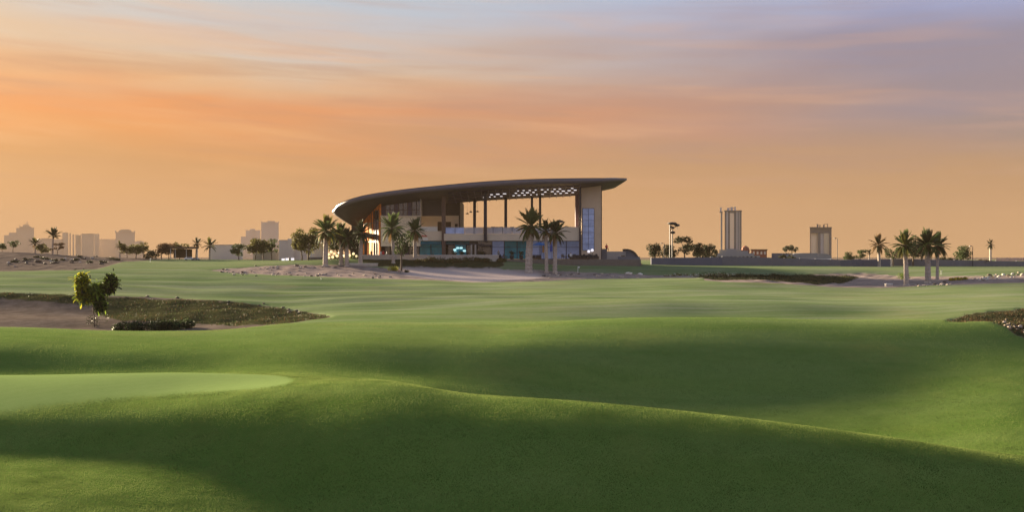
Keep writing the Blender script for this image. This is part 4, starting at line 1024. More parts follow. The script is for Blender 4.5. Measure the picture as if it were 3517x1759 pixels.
rocks(22, [(860, 926), (960, 922), (1060, 921), (1160, 920)], 140, 186, (6, 13), ('rock_dark', 'rock_pale'), 'rough rock on the upper slope of the central sand', 'rocks on the upper central sand', 42, 5)
rocks(40, [(1850, 948), (1920, 946), (2000, 946), (2080, 947), (2160, 948), (2250, 949)], 136, 180, (4, 10), ('rock_pale', 'rock_pale', 'rock_dark'), 'small pinkish rock in the rubble strip right of the front palms', 'rubble strip rocks', 43, 4)
rocks(5, [(2105, 944), (2150, 944), (2185, 945), (2250, 946)], 138, 180, (14, 20), ('rock_white',), 'large whitish block at the foot of the dark lawn bank', 'white blocks below the lawn bank', 44, 1)
rocks(45, [(3350, 962), (3400, 955), (3450, 950), (3520, 948)], 119, 175, (6, 14), ('rock_white', 'rock_pale', 'rock_dark'), 'angular rock in the rubble edge behind the right sand', 'rubble at the right sand edge', 45, 3.5)
rocks(28, [(3140, 984), (3170, 983), (3210, 982), (3265, 978)], 117, 150, (5, 12), ('rock_pale', 'rock_pale', 'rock_dark'), 'tan rock in the cluster around the palm trunks', 'rocks around the right palms', 46, 3)
rocks(34, [(3440, 1114), (3470, 1120), (3500, 1132), (3530, 1150), (3560, 1170)], 48, 74, (7, 16), ('rock_pale', 'rock_dark', 'rock_dark'), 'jagged rock on the eroded edge of the grass mound', 'rocks on the eroded mound edge', 47, 6)
rocks(32, [(20, 905), (120, 900), (210, 895), (300, 893), (400, 892)], 160, 226, (6, 15), ('rock_dark', 'rock_pale', 'rock_dark'), 'rock scattered on the left sand dunes', 'rocks on the left dunes', 48, 9)
rocks(14, [(240, 1015), (420, 1022), (700, 1036), (900, 1050), (1050, 1078)], 70, 110, (6, 14), ('rock_dark',), 'stone on the scrubby bank above the bunker', 'stones on the bunker bank', 49, 4)

# ------------------------------------------------------------------ golf flags and small course items
def flag(px, py, hpx, label, y0, y1, cloth='white_paint'):
    hp = hit(px, py, y0, y1); h_ = hpx / F * hp.y
    t = thing('golf_flag', tuple(hp), label, 'flag')
    obj('flagstick', MB().tube([(0, 0, -.1), (0, 0, h_)], .02 * max(1, hp.y / 90), 6).mesh('flagstick', 'white_paint'), t)
    mb = MB(); vs = []; nx = 6
    for i in range(nx + 1):
        a = i / nx; vs += [(a * .5, math.sin(a * 5) * .05, h_ - .03), (a * .5, math.sin(a * 5) * .05 + .01, h_ - .36 + .05 * a)]
    vs = [(q_[0] * min(1, h_ / 1.6), q_[1], h_ - (h_ - q_[2]) * min(1, h_ / 1.6)) for q_ in vs]; mb.add(vs, [(2*i, 2*i+2, 2*i+3, 2*i+1) for i in range(nx)]); obj('flag_cloth', mb.mesh('flag_cloth', cloth), t)
flag(516, 901, 13, 'tiny white golf flag in front of the rust brown trees', 170, 215)
flag(1103, 962, 7, 'small golf flag on the fairway before the central rocks', 100, 150)
flag(3232, 944, 14, 'white golf flag on the lawn behind the right palms', 160, 190)
flag(1985, 938, 22, 'short white marker flag on the dark lawn bank', 150, 186)
def crate(px, py, wpx, hpx, label, y0, y1):
    hp = hit(px, py, y0, y1); w_, h_ = wpx / F * hp.y, hpx / F * hp.y
    t = thing('utility_box', tuple(hp), label, 'box')
    obj('box_body', MB().box(-w_/2, w_/2, -w_*.3, w_*.3, -.1, h_ * .85).mesh('box_body', 'kerb'), t)
    obj('box_lid', MB().box(-w_*.53, w_*.53, -w_*.33, w_*.33, h_ * .85, h_).mesh('box_lid', 'white_paint'), t)
crate(3052, 984, 22, 9, 'low white utility box on the sand beside the palms', 116, 145)
crate(1212, 880, 4, 3, 'small white box by the garden wall end', 186, 195) if False else None

# ------------------------------------------------------------------ outdoor furniture and people
def chair_proto(mat):
    t = thing('patio_chair', (0, 0, -50), 'x', 'chair'); 
    obj('seat', MB().box(-.26, .26, -.26, .26, .40, .50).mesh('seat', mat), t)
    obj('backrest', MB().slab((-.26, .26), (.26, .26), .08, .50, .98).mesh('backrest', mat), t)
    for sx in (-1, 1):
        obj('armrest', MB().box(sx*.29-.04, sx*.29+.04, -.24, .28, .62, .68).mesh('armrest', 'wood_dark'), t)
        for sy in (-1, 1): obj('leg', MB().box(sx*.27-.025, sx*.27+.025, sy*.24-.025, sy*.24+.025, 0, .62 if sy < 0 else .7).mesh('leg', 'wood_dark'), t)
    return t
def table_proto(mat):
    t = thing('patio_table', (0, 0, -50), 'x', 'table')
    obj('table_top', MB().lathe([(.42, .70), (.48, .71), (.48, .75), (.42, .755)], n=16).mesh('table_top', mat), t)
    obj('pedestal', MB().lathe([(.05, .03), (.045, .36), (.06, .70)], n=10).mesh('pedestal', 'dark_steel'), t)
    obj('base', MB().lathe([(.28, 0), (.28, .03), (.06, .05)], n=14).mesh('base', 'dark_steel'), t)
    return t
def sofa_proto(mat):
    t = thing('outdoor_sofa', (0, 0, -50), 'x', 'sofa')
    obj('base', MB().box(-1.0, 1.0, -.4, .4, .05, .30).mesh('base', 'wood_dark'), t)
    for sx in (-1, 1):
        obj('seat_cushion', MB().box(sx*.46-.44, sx*.46+.44, -.42, .22, .30, .46).mesh('seat_cushion', mat), t)
        obj('back_cushion', MB().box(sx*.46-.44, sx*.46+.44, .22, .42, .46, .86).mesh('back_cushion', mat), t)
        obj('arm', MB().box(sx*.98-.08, sx*.98+.08, -.4, .42, .05, .62).mesh('arm', 'wood_dark'), t)
    return t
def put(proto, px, Y, zf, rz, label, group=None, sc=1.0):
    c = copy_tree(proto); c.location = (X(px, Y), Y, zf); c.rotation_euler = (0, 0, rz); c.scale = (sc,) * 3; c['label'] = label
    if group: c['group'] = group
    return c
protos = [chair_proto('cushion_dark'), chair_proto('cushion_grey'), table_proto('timber'), table_proto('render_white'), sofa_proto('cushion_dark')]
random.seed(3)
for i, px in enumerate((1256, 1272, 1290, 1332, 1345, 1466, 1488, 1548, 1660, 1690, 1712, 1735, 1905, 1935, 1958, 1975, 2010, 2028, 2044)):
    put(protos[i % 2], px, random.uniform(190.6, 195), tz, random.uniform(-1.5, 3), 'dark patio chair on the ground terrace of the clubhouse', 'chairs on the ground terrace', 1.15)
for i, px in enumerate((1264, 1340, 1478, 1672, 1726, 1946, 2020)):
    put(protos[2 + i % 2], px, 192 + (i % 3), tz, 0, 'round pedestal table among the ground terrace chairs', 'tables on the ground terrace', 1.15)
for i, px in enumerate((1705, 1840, 1975, 2005, 2037)):
    put(protos[4], px, 190.4 + (i % 2) * .6, tz, math.pi * (i % 2), 'long dark outdoor sofa on the clubhouse ground terrace', 'sofas on the ground terrace', 1.1)
UZ = Zp(803, 196) + .02
for i, (px, Y) in enumerate(((1690, 199), (1720, 199.4), (1708, 201), (1950, 198.5), (1965, 199.2), (1760, 200))):
    put(protos[i % 2], px, Y, UZ, random.uniform(-1, 3), 'dark chair on the upper open terrace behind the balustrade', 'chairs on the upper terrace', 1.6)
for i, px in enumerate((1704, 1957)): put(protos[2], px, 199.8, UZ, 0, 'round table on the upper open terrace', 'tables on the upper terrace', 1.4)
def rm(o):
    for c in list(o.children): rm(c)
    bpy.data.objects.remove(o)
for p in protos: rm(p)

def person_mesh(pose, shirt, pants):
    """one continuous skinned body; faces are coloured by height"""
    J = {}
    if pose == 'stand':
        pts = [('pel', (0, 0, .96), .15), ('belly', (0, 0, 1.12), .14), ('chest', (0, 0, 1.32), .16), ('neck', (0, 0, 1.50), .06), ('head', (0, -.02, 1.62), .10), ('crown', (0, 0, 1.74), .085)]
        ed = [(0, 1), (1, 2), (2, 3), (3, 4), (4, 5)]
        for s_ in (-1, 1):
            b = len(pts); pts += [('hip', (s_*.10, 0, .90), .095), ('knee', (s_*.12, -.02, .50), .062), ('ank', (s_*.13, .02, .09), .042), ('toe', (s_*.14, -.13, .04), .035)]
            ed += [(0, b), (b, b+1), (b+1, b+2), (b+2, b+3)]
            b = len(pts); pts += [('sho', (s_*.19, 0, 1.40), .065), ('elb', (s_*.25, .03, 1.12), .045), ('wri', (s_*.20, -.14, .92), .033), ('hand', (s_*.19, -.20, .86), .035)]
            ed += [(2, b), (b, b+1), (b+1, b+2), (b+2, b+3)]
    else:
        pts = [('pel', (0, 0, .52), .16), ('belly', (0, -.02, .70), .14), ('chest', (0, -.03, .90), .16), ('neck', (0, -.03, 1.08), .06), ('head', (0, -.06, 1.20), .10), ('crown', (0, -.04, 1.32), .085)]
        ed = [(0, 1), (1, 2), (2, 3), (3, 4), (4, 5)]
        for s_ in (-1, 1):
            b = len(pts); pts += [('hip', (s_*.11, -.10, .52), .09), ('knee', (s_*.13, -.48, .52), .062), ('ank', (s_*.13, -.46, .09), .042), ('toe', (s_*.14, -.60, .04), .035)]
            ed += [(0, b), (b, b+1), (b+1, b+2), (b+2, b+3)]
            b = len(pts); pts += [('sho', (s_*.19, -.02, .98), .06), ('elb', (s_*.25, -.08, .72), .045), ('wri', (s_*.16, -.32, .66), .033), ('hand', (s_*.12, -.40, .66), .034)]
            ed += [(2, b), (b, b+1), (b+1, b+2), (b+2, b+3)]
    me = bpy.data.meshes.new('body'); me.from_pydata([p[1] for p in pts], ed, []); o = bpy.data.objects.new('tmp', me); col.objects.link(o)
    md = o.modifiers.new('skin', 'SKIN'); sv = me.skin_vertices[0].data
    for i, p in enumerate(pts): sv[i].radius = (p[2], p[2] * .85)
    sv[0].use_root = True
    o.modifiers.new('sub', 'SUBSURF').levels = 1; o.modifiers['sub'].render_levels = 1
    dg = bpy.context.evaluated_depsgraph_get(); m2 = bpy.data.meshes.new_from_object(o.evaluated_get(dg)); bpy.data.objects.remove(o)
    m2.materials.clear()
    for m_ in ('skin', shirt, pants, 'hair'): m2.materials.append(MATS[m_])
    hz_ = 1.50 if pose == 'stand' else 1.08; wz = .95 if pose == 'stand' else .56
    for p in m2.polygons:
        c = p.center; r_ = math.hypot(c.x, c.y)
        if c.z > hz_ + .18 or (c.z > hz_ + .06 and c.y > .0): k = 3
        elif c.z > hz_ - .03: k = 0
        elif c.y < -.15 and abs(c.x) > .08 and (.8 < c.z < .96 if pose == 'stand' else (.6 < c.z < .72 and c.y > -.46 and c.y < -.30)): k = 0
        elif c.z > wz: k = 1
        else: k = 2
        p.material_index = k
    m2.polygons.foreach_set('use_smooth', [True] * len(m2.polygons)); return m2
def person(px, Y, zf, pose, shirt, pants, label, rz=0, sc=1.0):
    o = obj('person', person_mesh(pose, shirt, pants), None, (X(px, Y), Y, zf), (0, 0, rz), (sc,) * 3); tag(o, label, 'person')
person(1316, 190.5, tz, 'stand', 'cloth_red', 'cloth_black', 'person in a red top standing on the terrace before the stone wall', .4, 1.12)
person(1308, 191.5, tz, 'stand', 'cloth_white', 'cloth_black', 'person in white shirt standing next to the one in red', -.5, 1.08)
person(1328, 191.8, tz, 'stand', 'cloth_white', 'cloth_grey', 'person in white shirt and grey trousers beside the patio chairs', 2.0, 1.05)
person(1712, 190.2, tz, 'stand', 'cloth_grey', 'cloth_black', 'person in grey standing before the pale ground floor glazing', .2, 1.12)
person(1881, 197.2, UZ, 'stand', 'cloth_green', 'cloth_black', 'person in dark green leaning at the upper terrace balustrade', .6, 1.35)
person(1899, 197.3, UZ, 'stand', 'cloth_black', 'cloth_black', 'person in black beside the green clad one on the upper terrace', -.7, 1.4)
person(1276, 191.2, tz, 'stand', 'cloth_black', 'cloth_black', 'person in black standing before the orange sunset glow wall', .2, 1.1)
person(1960, 190.6, tz, 'sit', 'cloth_white', 'cloth_grey', 'person in white shirt sitting outside near the pylon', .3, 1.1)
person(2083, 196.5, Zp(864, 196.5), 'sit', 'cloth_red', 'cloth_black', 'person in red sitting on top of the low service building wall', .3, 1.25)

def lamp_globe(px, py, r, label, group, mat, Y, name='garden_lamp'):
    zb = gz(X(px, Y), Y); zc = Zp(py, Y)
    t = thing(name, (X(px, Y), Y, zb), label, 'lamp', group)
    obj('post', MB().tube([(0, 0, -.1), (0, 0, max(zc - zb - r * .8, .1))], .05, 8).mesh('post', 'dark_steel'), t)
    obj('globe', MB().lathe([(r*.3, -r*.95), (r*.8, -r*.6), (r, 0), (r*.8, r*.6), (r*.3, r*.95)], (0, 0, zc - zb), 10).mesh('globe', mat, smooth=True), t)
random.seed(6)
for px, py in ((1127, 874), (1138, 866), (1149, 872), (1158, 880), (1143, 884), (1130, 886), (1200, 878), (1214, 872), (1224, 880), (1184, 880), (1166, 870)):
    lamp_globe(px, py, random.uniform(.20, .36), 'round glowing warm garden lamp among shrubs by the palm trunks', 'glowing garden lamps', 'lamp_warm', random.uniform(186, 190))
for px, py in ((2022, 864), (2034, 860)):
    lamp_globe(px, py, .32, 'white globe lamp on a short post beside the pylon base', 'white globe lamps at the pylon', 'lamp_white', 191)
for i, (px, w_) in enumerate(((972, 8), (986, 9), (1005, 9))):
    Y = 193; zb = gz(X(px, Y), Y); s_ = w_ / F * Y
    t = thing('lantern_box', (X(px, Y), Y, zb), 'white glowing lantern box at the lawn edge by the pale wall', 'lantern', 'lantern boxes at the lawn edge')
    obj('lantern_body', MB().box(-s_/2, s_/2, -s_/2, s_/2, .05, s_).mesh('lantern_body', 'lamp_white'), t)
    obj('lantern_lid', MB().box(-s_*.55, s_*.55, -s_*.55, s_*.55, s_, s_ + .06).mesh('lantern_lid', 'wood_dark'), t)
# parasol, planters, upper terrace plant
def parasol(px, Y, zf, r, h_, mat, label, folded=False):
    t = thing('parasol', (X(px, Y), Y, zf), label, 'parasol')
    obj('pole', MB().tube([(0, 0, 0), (0, 0, h_)], .04, 8).mesh('pole', 'dark_steel'), t)
    obj('base', MB().lathe([(.35, 0), (.35, .08), (.06, .12)], n=12).mesh('base', 'dark_steel'), t)
    prof_ = [(r, h_ - .55), (r * .72, h_ - .30), (r * .35, h_ - .08), (.03, h_ + .06)] if not folded else [(.10, h_ - 2.0), (.24, h_ - 1.9), (.20, h_ - .9), (.03, h_)]
    obj('canopy', MB().lathe(prof_, n=8).mesh('canopy', mat), t)
parasol(1853, 192, tz, 1.5, 3.5, 'blue_fabric', 'open blue parasol between the front palms')
parasol(1893, 191, tz, .3, 3.6, 'cobalt_fabric', 'folded cobalt parasol beside the front palm trunks', True)
parasol(1866, 193, tz, .3, 3.4, 'ochre_fabric', 'folded ochre parasol next to the open blue one', True)
parasol(1922, 199, UZ, 1.3, 3.0, 'cushion_grey', 'grey parasol on the upper terrace behind the palms')
def planter(px, Y, zf, w_, h_, label, leaf, group=None, seed=1, ph=.9):
    t = thing('planter', (X(px, Y), Y, zf), label, 'planter', group)
    obj('pot', MB().lathe([(w_*.36, 0), (w_*.5, h_*.9), (w_*.54, h_), (w_*.42, h_), (w_*.40, h_*.85)], n=14).mesh('pot', 'cushion_dark'), t)
    v, q_ = leaf_cloud([(0, 0, h_ + ph*.35), (w_*.25, 0, h_ + ph*.6), (-w_*.2, .1, h_ + ph*.75)], [(w_*.5, w_*.5, ph*.35)]*3, 240, .14, seed, .3)
    obj('foliage', np_mesh('foliage', v, q_, leaf), t)
for i, px in enumerate((1560, 1585, 1650, 1758, 1790)): planter(px, 190.4, tz, .9, .8, 'dark pot with a small shrub on the ground terrace', 'leaf_dark', 'pots on the ground terrace', 60 + i)
planter(1850, 198.5, UZ, 1.0, .9, 'potted tree with sparse leaves on the upper terrace by the columns', 'leaf_olive', None, 70, 4.4)
planter(1951, 197.6, UZ, .9, 1.2, 'dark bowl planter on the upper terrace parapet', 'leaf_dark', None, 71, .3)
for px, py, ln_ in ((1605, 733, 1.6), (1617, 727, 2.2), (1640, 726, 1.8)):
    Y = 201; x_ = X(px, Y); zc = Zp(py, Y); zs = soffit_z(x_, Y)
    t = thing('pendant_lamp', (x_, Y, zc), 'small dark pendant lamp hanging over the upper terrace', 'lamp', 'pendant lamps over the upper terrace')
    obj('cord', MB().tube([(0, 0, 0), (0, 0, zs - zc)], .015, 5).mesh('cord', 'dark_steel'), t)
    obj('shade', MB().lathe([(.32, -.16), (.26, .02), (.08, .12)], n=12).mesh('shade', 'dark_steel'), t)

# ------------------------------------------------------------------ buildings and walls around
def block(name, px0, px1, py_top, Y, depth, mat, label, cat='building', zb=None, group=None, base_py=None):
    z0 = zb if zb is not None else (gz(X((px0 + px1) / 2, Y), Y) - 1.0)
    t = thing(name, (X((px0 + px1) / 2, Y), Y, z0), label, cat, group)
    MB().box(X(px0, Y), X(px1, Y), Y, Y + depth, z0, Zp(py_top, Y)).build('wall', mat, t); return t
def wedge(x0, x1, y0, y1, z0, z1):
    """a block whose plan widens slightly to the back (side walls splayed)"""
    k = y1 / y0; a, b = x0 * k, x1 * k
    return MB().add([(x0,y0,z0),(x1,y0,z0),(b,y1,z0),(a,y1,z0),(x0,y0,z1),(x1,y0,z1),(b,y1,z1),(a,y1,z1)], [(0,3,2,1),(4,5,6,7),(0,1,5,4),(1,2,6,5),(2,3,7,6),(3,0,4,7)])
def addb(t, name, px0, px1, py0, py1, Y0, Y1, mat): return wedge(X(px0, Y0), X(px1, Y0), Y0, Y1, Zp(py1, Y0), Zp(py0, Y0)).build(name, mat, t)
# white columned pavilion left of the clubhouse
pv = thing('garden_pavilion', (X(1088, 203), 203, gz(X(1088, 203), 203)), 'white columned garden pavilion behind the golden lit trees', 'pavilion')
addb(pv, 'back_wall', 1062, 1122, 836, 884, 207, 207.4, 'render_white'); addb(pv, 'roof_slab', 1056, 1128, 826, 834, 202, 208, 'render_grey'); addb(pv, 'plinth', 1056, 1128, 884, 896, 202, 208, 'paving')
for px in (1060, 1069, 1077, 1090, 1098, 1112, 1124): addb(pv, 'pillar', px - 1.6, px + 1.6, 834, 884, 202.4, 202.7, 'render_white')
cw = block('compound_wall', 958, 1058, 826, 214, .6, 'haze_tower_pale', 'tall pale plain wall behind the lantern boxes', 'wall'); addb(cw, 'coping', 957, 1059, 824.5, 826, 213.9, 214.7, 'render_grey')
addb(cw, 'pier', 988, 1012, 820, 890, 213.7, 213.95, 'haze_tower_pale')
cw = block('compound_wall', 722, 832, 842, 236, .6, 'haze_tower_pale', 'long lilac grey wall behind the row of small trees', 'wall'); addb(cw, 'coping', 721, 833, 840.5, 842, 235.9, 236.7, 'render_grey')
cw = block('compound_wall', 870, 956, 862, 218, .5, 'render_grey', 'low grey wall at the trunks of the tree row', 'wall'); addb(cw, 'coping', 869, 957, 860.5, 862, 217.9, 218.6, 'haze_tower_pale')
# timber shed with parked vehicles
sd = thing('timber_shed', (X(630, 218), 218, gz(X(630, 218), 218)), 'open brown timber shed between rust brown trees', 'shed')
addb(sd, 'back_wall', 596, 660, 856, 886, 221, 221.2, 'wood_dark'); addb(sd, 'roof', 584, 682, 848, 854, 216.5, 222, 'wood_dark')
for px in (586, 602, 640, 678): addb(sd, 'post', px - 1.2, px + 1.2, 854, 890, 216.8, 217, 'kerb')
def vehicle(px, py, Y, wpx, mat, label, rz=0.0):
    zb = gz(X(px, Y), Y); L_ = wpx / F * Y; s_ = L_ / 4.4
    t = thing('parked_car', (X(px, Y), Y, zb), label, 'car', 'cars parked by the timber shed', rz)
    obj('body', MB().prism([(-2.2, .35), (2.2, .35), (2.2, .75), (1.5, .95), (.9, 1.45), (-1.2, 1.5), (-2.0, 1.0), (-2.2, .9)], -.85, .85).mesh('body', mat), t, scale=(s_,)*3)
    obj('window', MB().prism([(-1.15, 1.0), (1.2, 1.0), (.8, 1.38), (-1.05, 1.42)], -.87, .87).mesh('window', 'dark_glass'), t, scale=(s_,)*3)
    for sx in (-1, 1):
        for sy in (-1, 1): obj('wheel', MB().tube([(sx*1.35, sy*.70, .33), (sx*1.35, sy*.90, .33)], .33, 14).mesh('wheel', 'cushion_dark'), t, scale=(s_,)*3)
vehicle(650, 884, 214, 32, 'white_paint', 'white car parked in front of the timber shed', .25)
vehicle(673, 886, 213, 26, 'shed_grey', 'pale grey car parked at the end of the timber shed', -.4)
# right hand service building
sb_ = thing('service_building', (X(2120, 200), 200, gz(X(2120, 200), 200)), 'low tan service building with curved dark end right of the pylon', 'building')
addb(sb_, 'wall', 2066, 2152, 864, 905, 200, 208, 'render_grey'); addb(sb_, 'stair_block', 2066, 2084, 855, 905, 199.2, 200, 'boundary_grey')
addb(sb_, 'window', 2134, 2146, 877, 886, 199.9, 200.05, 'dark_glass')
mb = MB(); mb.prism([(X(2150, 200), FL - 1.2)] + [(X(2150 + 41 * math.sin(a), 200), Zp(897 - 38 * math.cos(a), 200)) for a in np.linspace(0, 1.5, 9)] + [(X(2191, 200), FL - 1.2)], 199.8, 206); mb.build('curved_end', 'boundary_grey', sb_)
mb = MB()
aa = np.linspace(0, 1.4, 9)
for a0, a1 in zip(aa[:-1], aa[1:]):
    p = lambda a, e: (X(2150 + (41 + e) * math.sin(a), 199.6), Zp(897 - (38 + e) * math.cos(a), 199.6))
    q0, q1, q2, q3 = p(a0, .5), p(a1, .5), p(a1, 4), p(a0, 4); mb.prism([q0, q1, q2, q3], 199.4, 206.2)
mb.build('curved_roof', 'dark_wall', sb_); addb(sb_, 'low_wall', 2122, 2198, 882, 908, 198.4, 199.2, 'boundary_grey')
hedge = low_bush('clipped_hedge', 2110, 904, 130, 17, 'long dark clipped hedge in front of the service building', 'leaf_dark', 184, 197, 2600, .16, cat='hedge', seed=91)
# boundary wall in panels
def long_wall(px0, px1, top0, top1, Y0, Y1, mat, label, pan, dark=None):
    xa, xb = X(px0, Y0), X(px1, Y1); t = thing('boundary_wall', ((xa + xb) / 2, (Y0 + Y1) / 2, gz((xa+xb)/2, (Y0+Y1)/2)), label, 'wall')
    for i in range(pan):
        f0, f1 = i / pan, (i + 1) / pan
        a = Vector((xa + (xb - xa) * f0, Y0 + (Y1 - Y0) * f0)); b = Vector((xa + (xb - xa) * f1, Y0 + (Y1 - Y0) * f1)); g = (b - a) * .006
        za, zb_ = Zp(top0 + (top1 - top0) * f0, a.y), Zp(top0 + (top1 - top0) * f1, b.y)
        zg = min(gz(a.x, a.y), gz(b.x, b.y)) - .6
        MB().slab(a + g, b - g, .25, zg, (za, zb_)).build('wall_panel', mat, t)
        MB().slab(a - g, a + g, .34, zg, za + .10).build('pier', mat, t)
    return t
long_wall(2236, 2480, 886, 884, 214, 222, 'boundary_blue', 'dark blue grey boundary wall below the dark thicket', 6)
long_wall(2480, 2905, 881, 893, 222, 224, 'boundary_grey', 'long grey boundary wall running below the two towers', 8)
long_wall(2905, 3060, 894, 890, 221, 219, 'boundary_blue', 'blue grey boundary wall behind the ragged brown palm', 4)
long_wall(3060, 3700, 889, 902, 226, 232, 'boundary_grey', 'long plain grey boundary wall behind the right palms', 9)
for i, (a, b, tp) in enumerate(((2886, 2922, 893), (2925, 2962, 891), (2966, 2992, 892))):
    c_ = thing('container', (X((a+b)/2, 216), 216, gz(X((a+b)/2, 216), 216)), ('dark blue storage container below the rounded and pointed trees', 'middle one of three dark blue storage containers at the wall', 'narrow dark blue storage container beside the ragged brown palm')[i], 'container', 'storage containers')
    zg = c_.location.z; wedge(X(a, 216), X(b, 216), 216, 218.4, zg, Zp(tp, 216)).build('container_body', 'boundary_blue', c_)
    for k in range(5): MB().box(X(a + (b-a)*(k+.3)/5, 215.95), X(a + (b-a)*(k+.6)/5, 215.95), 215.94, 216.0, zg + .15, Zp(tp, 216) - .15).build('rib', 'boundary_blue', c_)
# vaulted shed, tents and house beyond the wall
vs_ = thing('vaulted_shed', (X(2780, 300), 300, EYE - 3), 'wide pale vaulted shed with a white base band below the portal tower', 'shed')
mb = MB(); mb.prism([(X(2700, 300), EYE - 3)] + [(X(p, 300), Zp(q, 300)) for p, q in ((2700, 880), (2730, 871), (2760, 869.5), (2800, 869.5), (2838, 872), (2856, 878))] + [(X(2856, 300), EYE - 3)], 300, 305); mb.build('vault', 'shed_grey', vs_)
addb(vs_, 'base_band', 2724, 2858, 889, 893, 299.7, 300, 'render_white'); addb(vs_, 'annex', 2650, 2722, 870, 900, 302, 305, 'boundary_grey'); addb(vs_, 'door', 2843, 2851, 888.5, 895, 299.5, 299.9, 'white_paint')
ts = thing('tiered_pavilion', (X(2520, 290), 290, EYE - 3), 'pale stepped low building at the foot of the ribbed tower', 'building')
for a, b, p0, p1, y_ in ((2440, 2610, 878, 900, 286), (2462, 2590, 870, 878, 288), (2480, 2570, 862, 870, 290), (2494, 2530, 855, 862, 292)): addb(ts, 'tier', a, b, p0, p1, y_, y_ + 4, 'shed_grey')
for a in range(2452, 2600, 14): addb(ts, 'window', a, a + 7, 881, 885, 285.9, 286.05, 'dark_glass')
rh_ = thing('brick_house', (X(2610, 296), 296, EYE - 3), 'reddish brick house with flat roof right of the ribbed tower', 'house')
addb(rh_, 'wall', 2580, 2634, 859, 900, 296, 304, 'brick_red'); addb(rh_, 'roof', 2577, 2637, 856.5, 859, 295.5, 304.5, 'wood_dark')
for a in (2586, 2599, 2612, 2624): addb(rh_, 'window', a, a + 6, 864, 874, 295.9, 296.05, 'haze_tower_pale')
mb = MB(); mb.lathe([(1.1, -1.2), (1.4, 0), (1.1, 1.0), (.3, 1.6)], P(2560, 862, 292), 10); mb.build('cupola', 'brick_red', rh_)
hut = thing('tiled_hut', (X(3480, 236), 236, gz(X(3480, 236), 236)), 'low hut with pink tiled roof beyond the right end of the wall', 'hut')
addb(hut, 'wall', 3434, 3600, 898, 915, 237, 239, 'dark_wall')
for k in range(12): addb(hut, 'roof_tile', 3422 + k * 15, 3436 + k * 15, 886 + (k % 2), 897, 236 - .03 * (k % 2), 239.4, 'roof_pink')
# mast standing in for a palm, and pole lamps
ms_ = thing('palm_standin_mast', (X(2311, 236), 236, gz(X(2311, 236), 236)), 'tall twin pole mast with dark saucer heads standing in for a palm above the thicket', 'mast')  # mast form stands in for a silhouette taken to be a palm
zg = ms_.location.z
for px, top_ in ((2301, 772), (2309, 790)): MB().tube([P(px, 0, 236) * 0 + Vector((X(px, 236), 236, zg - .3)), (X(px, 236), 236, Zp(top_, 236))], .14, 8).build('pole', 'dark_steel', ms_)
for px, py, r_ in ((2309, 768, 1.25), (2325, 774, .75), (2311, 799, .65)):
    MB().lathe([(r_*.35, -.35), (r_*.95, -.1), (r_, .05), (r_*.7, .28), (r_*.1, .38)], P(px, py, 236), 14).build('saucer', 'cushion_dark', ms_, smooth=True)
MB().tube([P(2302, 790, 236), P(2325, 776, 236), P(2326, 788, 236)], .10, 6).build('arm', 'dark_steel', ms_)
for px, py in ((2306, 780), (2312, 783)): MB().lathe([(.1, -.3), (.34, -.15), (.34, .15), (.1, .3)], P(px, py, 236), 8).build('lamp_head', 'cushion_dark', ms_)  # dark heads of the stand-in mast, no real lamps
for px, top_, Y, lab in ((2876, 819, 228, 'thin curved lamp post right of the portal tower'), (3341, 846, 228, 'pole lamp with square head beside the round green tree'), (2281, 836, 230, 'short bent lamp post left of the saucer mast')):
    t = thing('lamp_post', (X(px, Y), Y, gz(X(px, Y), Y)), lab, 'lamp post'); z1 = Zp(top_, Y)
    MB().tube([(X(px, Y), Y, t.location.z - .2), (X(px, Y), Y, z1), (X(px - 3, Y), Y, z1 + .1), (X(px - 8, Y), Y, z1 + .05)], [.09, .07, .05, .04], 7).build('pole', 'dark_steel', t)
    MB().box(X(px - 11, Y), X(px - 5, Y), Y - .2, Y + .2, z1 - .1, z1 + .12).build('lamp_head', 'dark_steel', t)

# ------------------------------------------------------------------ far towers and skyline
ZF = EYE - 6.0
rt = thing('ribbed_tower', (X(2510, 800), 800, ZF), 'grey ribbed high rise with a pale central strip and detached slim core', 'tower')
def tb(t, name, p0, p1, q0, q1, Y0, dep, mat): return wedge(X(p0, Y0), X(p1, Y0), Y0, Y0 + dep, Zp(q1, Y0) if q1 else ZF, Zp(q0, Y0)).build(name, mat, t)
tb(rt, 'main_block', 2489, 2547, 724, None, 800, 8, 'tower_grey'); tb(rt, 'pale_strip', 2507, 2521, 732, 860, 799.6, .5, 'tower_pink')
for a, b, m_ in ((2489, 2494, 'tower_dark'), (2495, 2500, 'tower_lilac'), (2500.5, 2506.5, 'tower_dark'), (2521.5, 2528, 'tower_dark'), (2529, 2533, 'tower_lilac'), (2535, 2538, 'tower_grey'), (2539.5, 2541.5, 'tower_lilac'), (2543, 2547, 'tower_dark')): tb(rt, 'rib', a, b, 726, None, 799.3, .65, m_)
tb(rt, 'roof_slab', 2487.5, 2548.5, 722.5, 726, 798.5, 7, 'tower_dark')
for a, b, t0 in ((2497, 2506, 714), (2509, 2517, 711), (2522, 2527, 709.5)): tb(rt, 'plant_room', a, b, t0, 722.5, 801, 2.5, 'tower_lilac')
tb(rt, 'roof_beam', 2506, 2523, 713, 714.5, 803, 2, 'tower_dark')
tb(rt, 'slim_core', 2475.5, 2481, 728, None, 800, 2.5, 'tower_grey'); tb(rt, 'core_cap', 2471, 2482, 726, 730, 799, 4, 'tower_dark'); tb(rt, 'core_head', 2473, 2478.5, 712.5, 726, 800, 4, 'tower_lilac')
tb(rt, 'podium', 2470, 2555, 858, None, 796, 10, 'shed_grey')
pt_ = thing('portal_tower', (X(2818, 800), 800, ZF), 'brown high rise shaped like a portal with pale inset panels', 'tower')
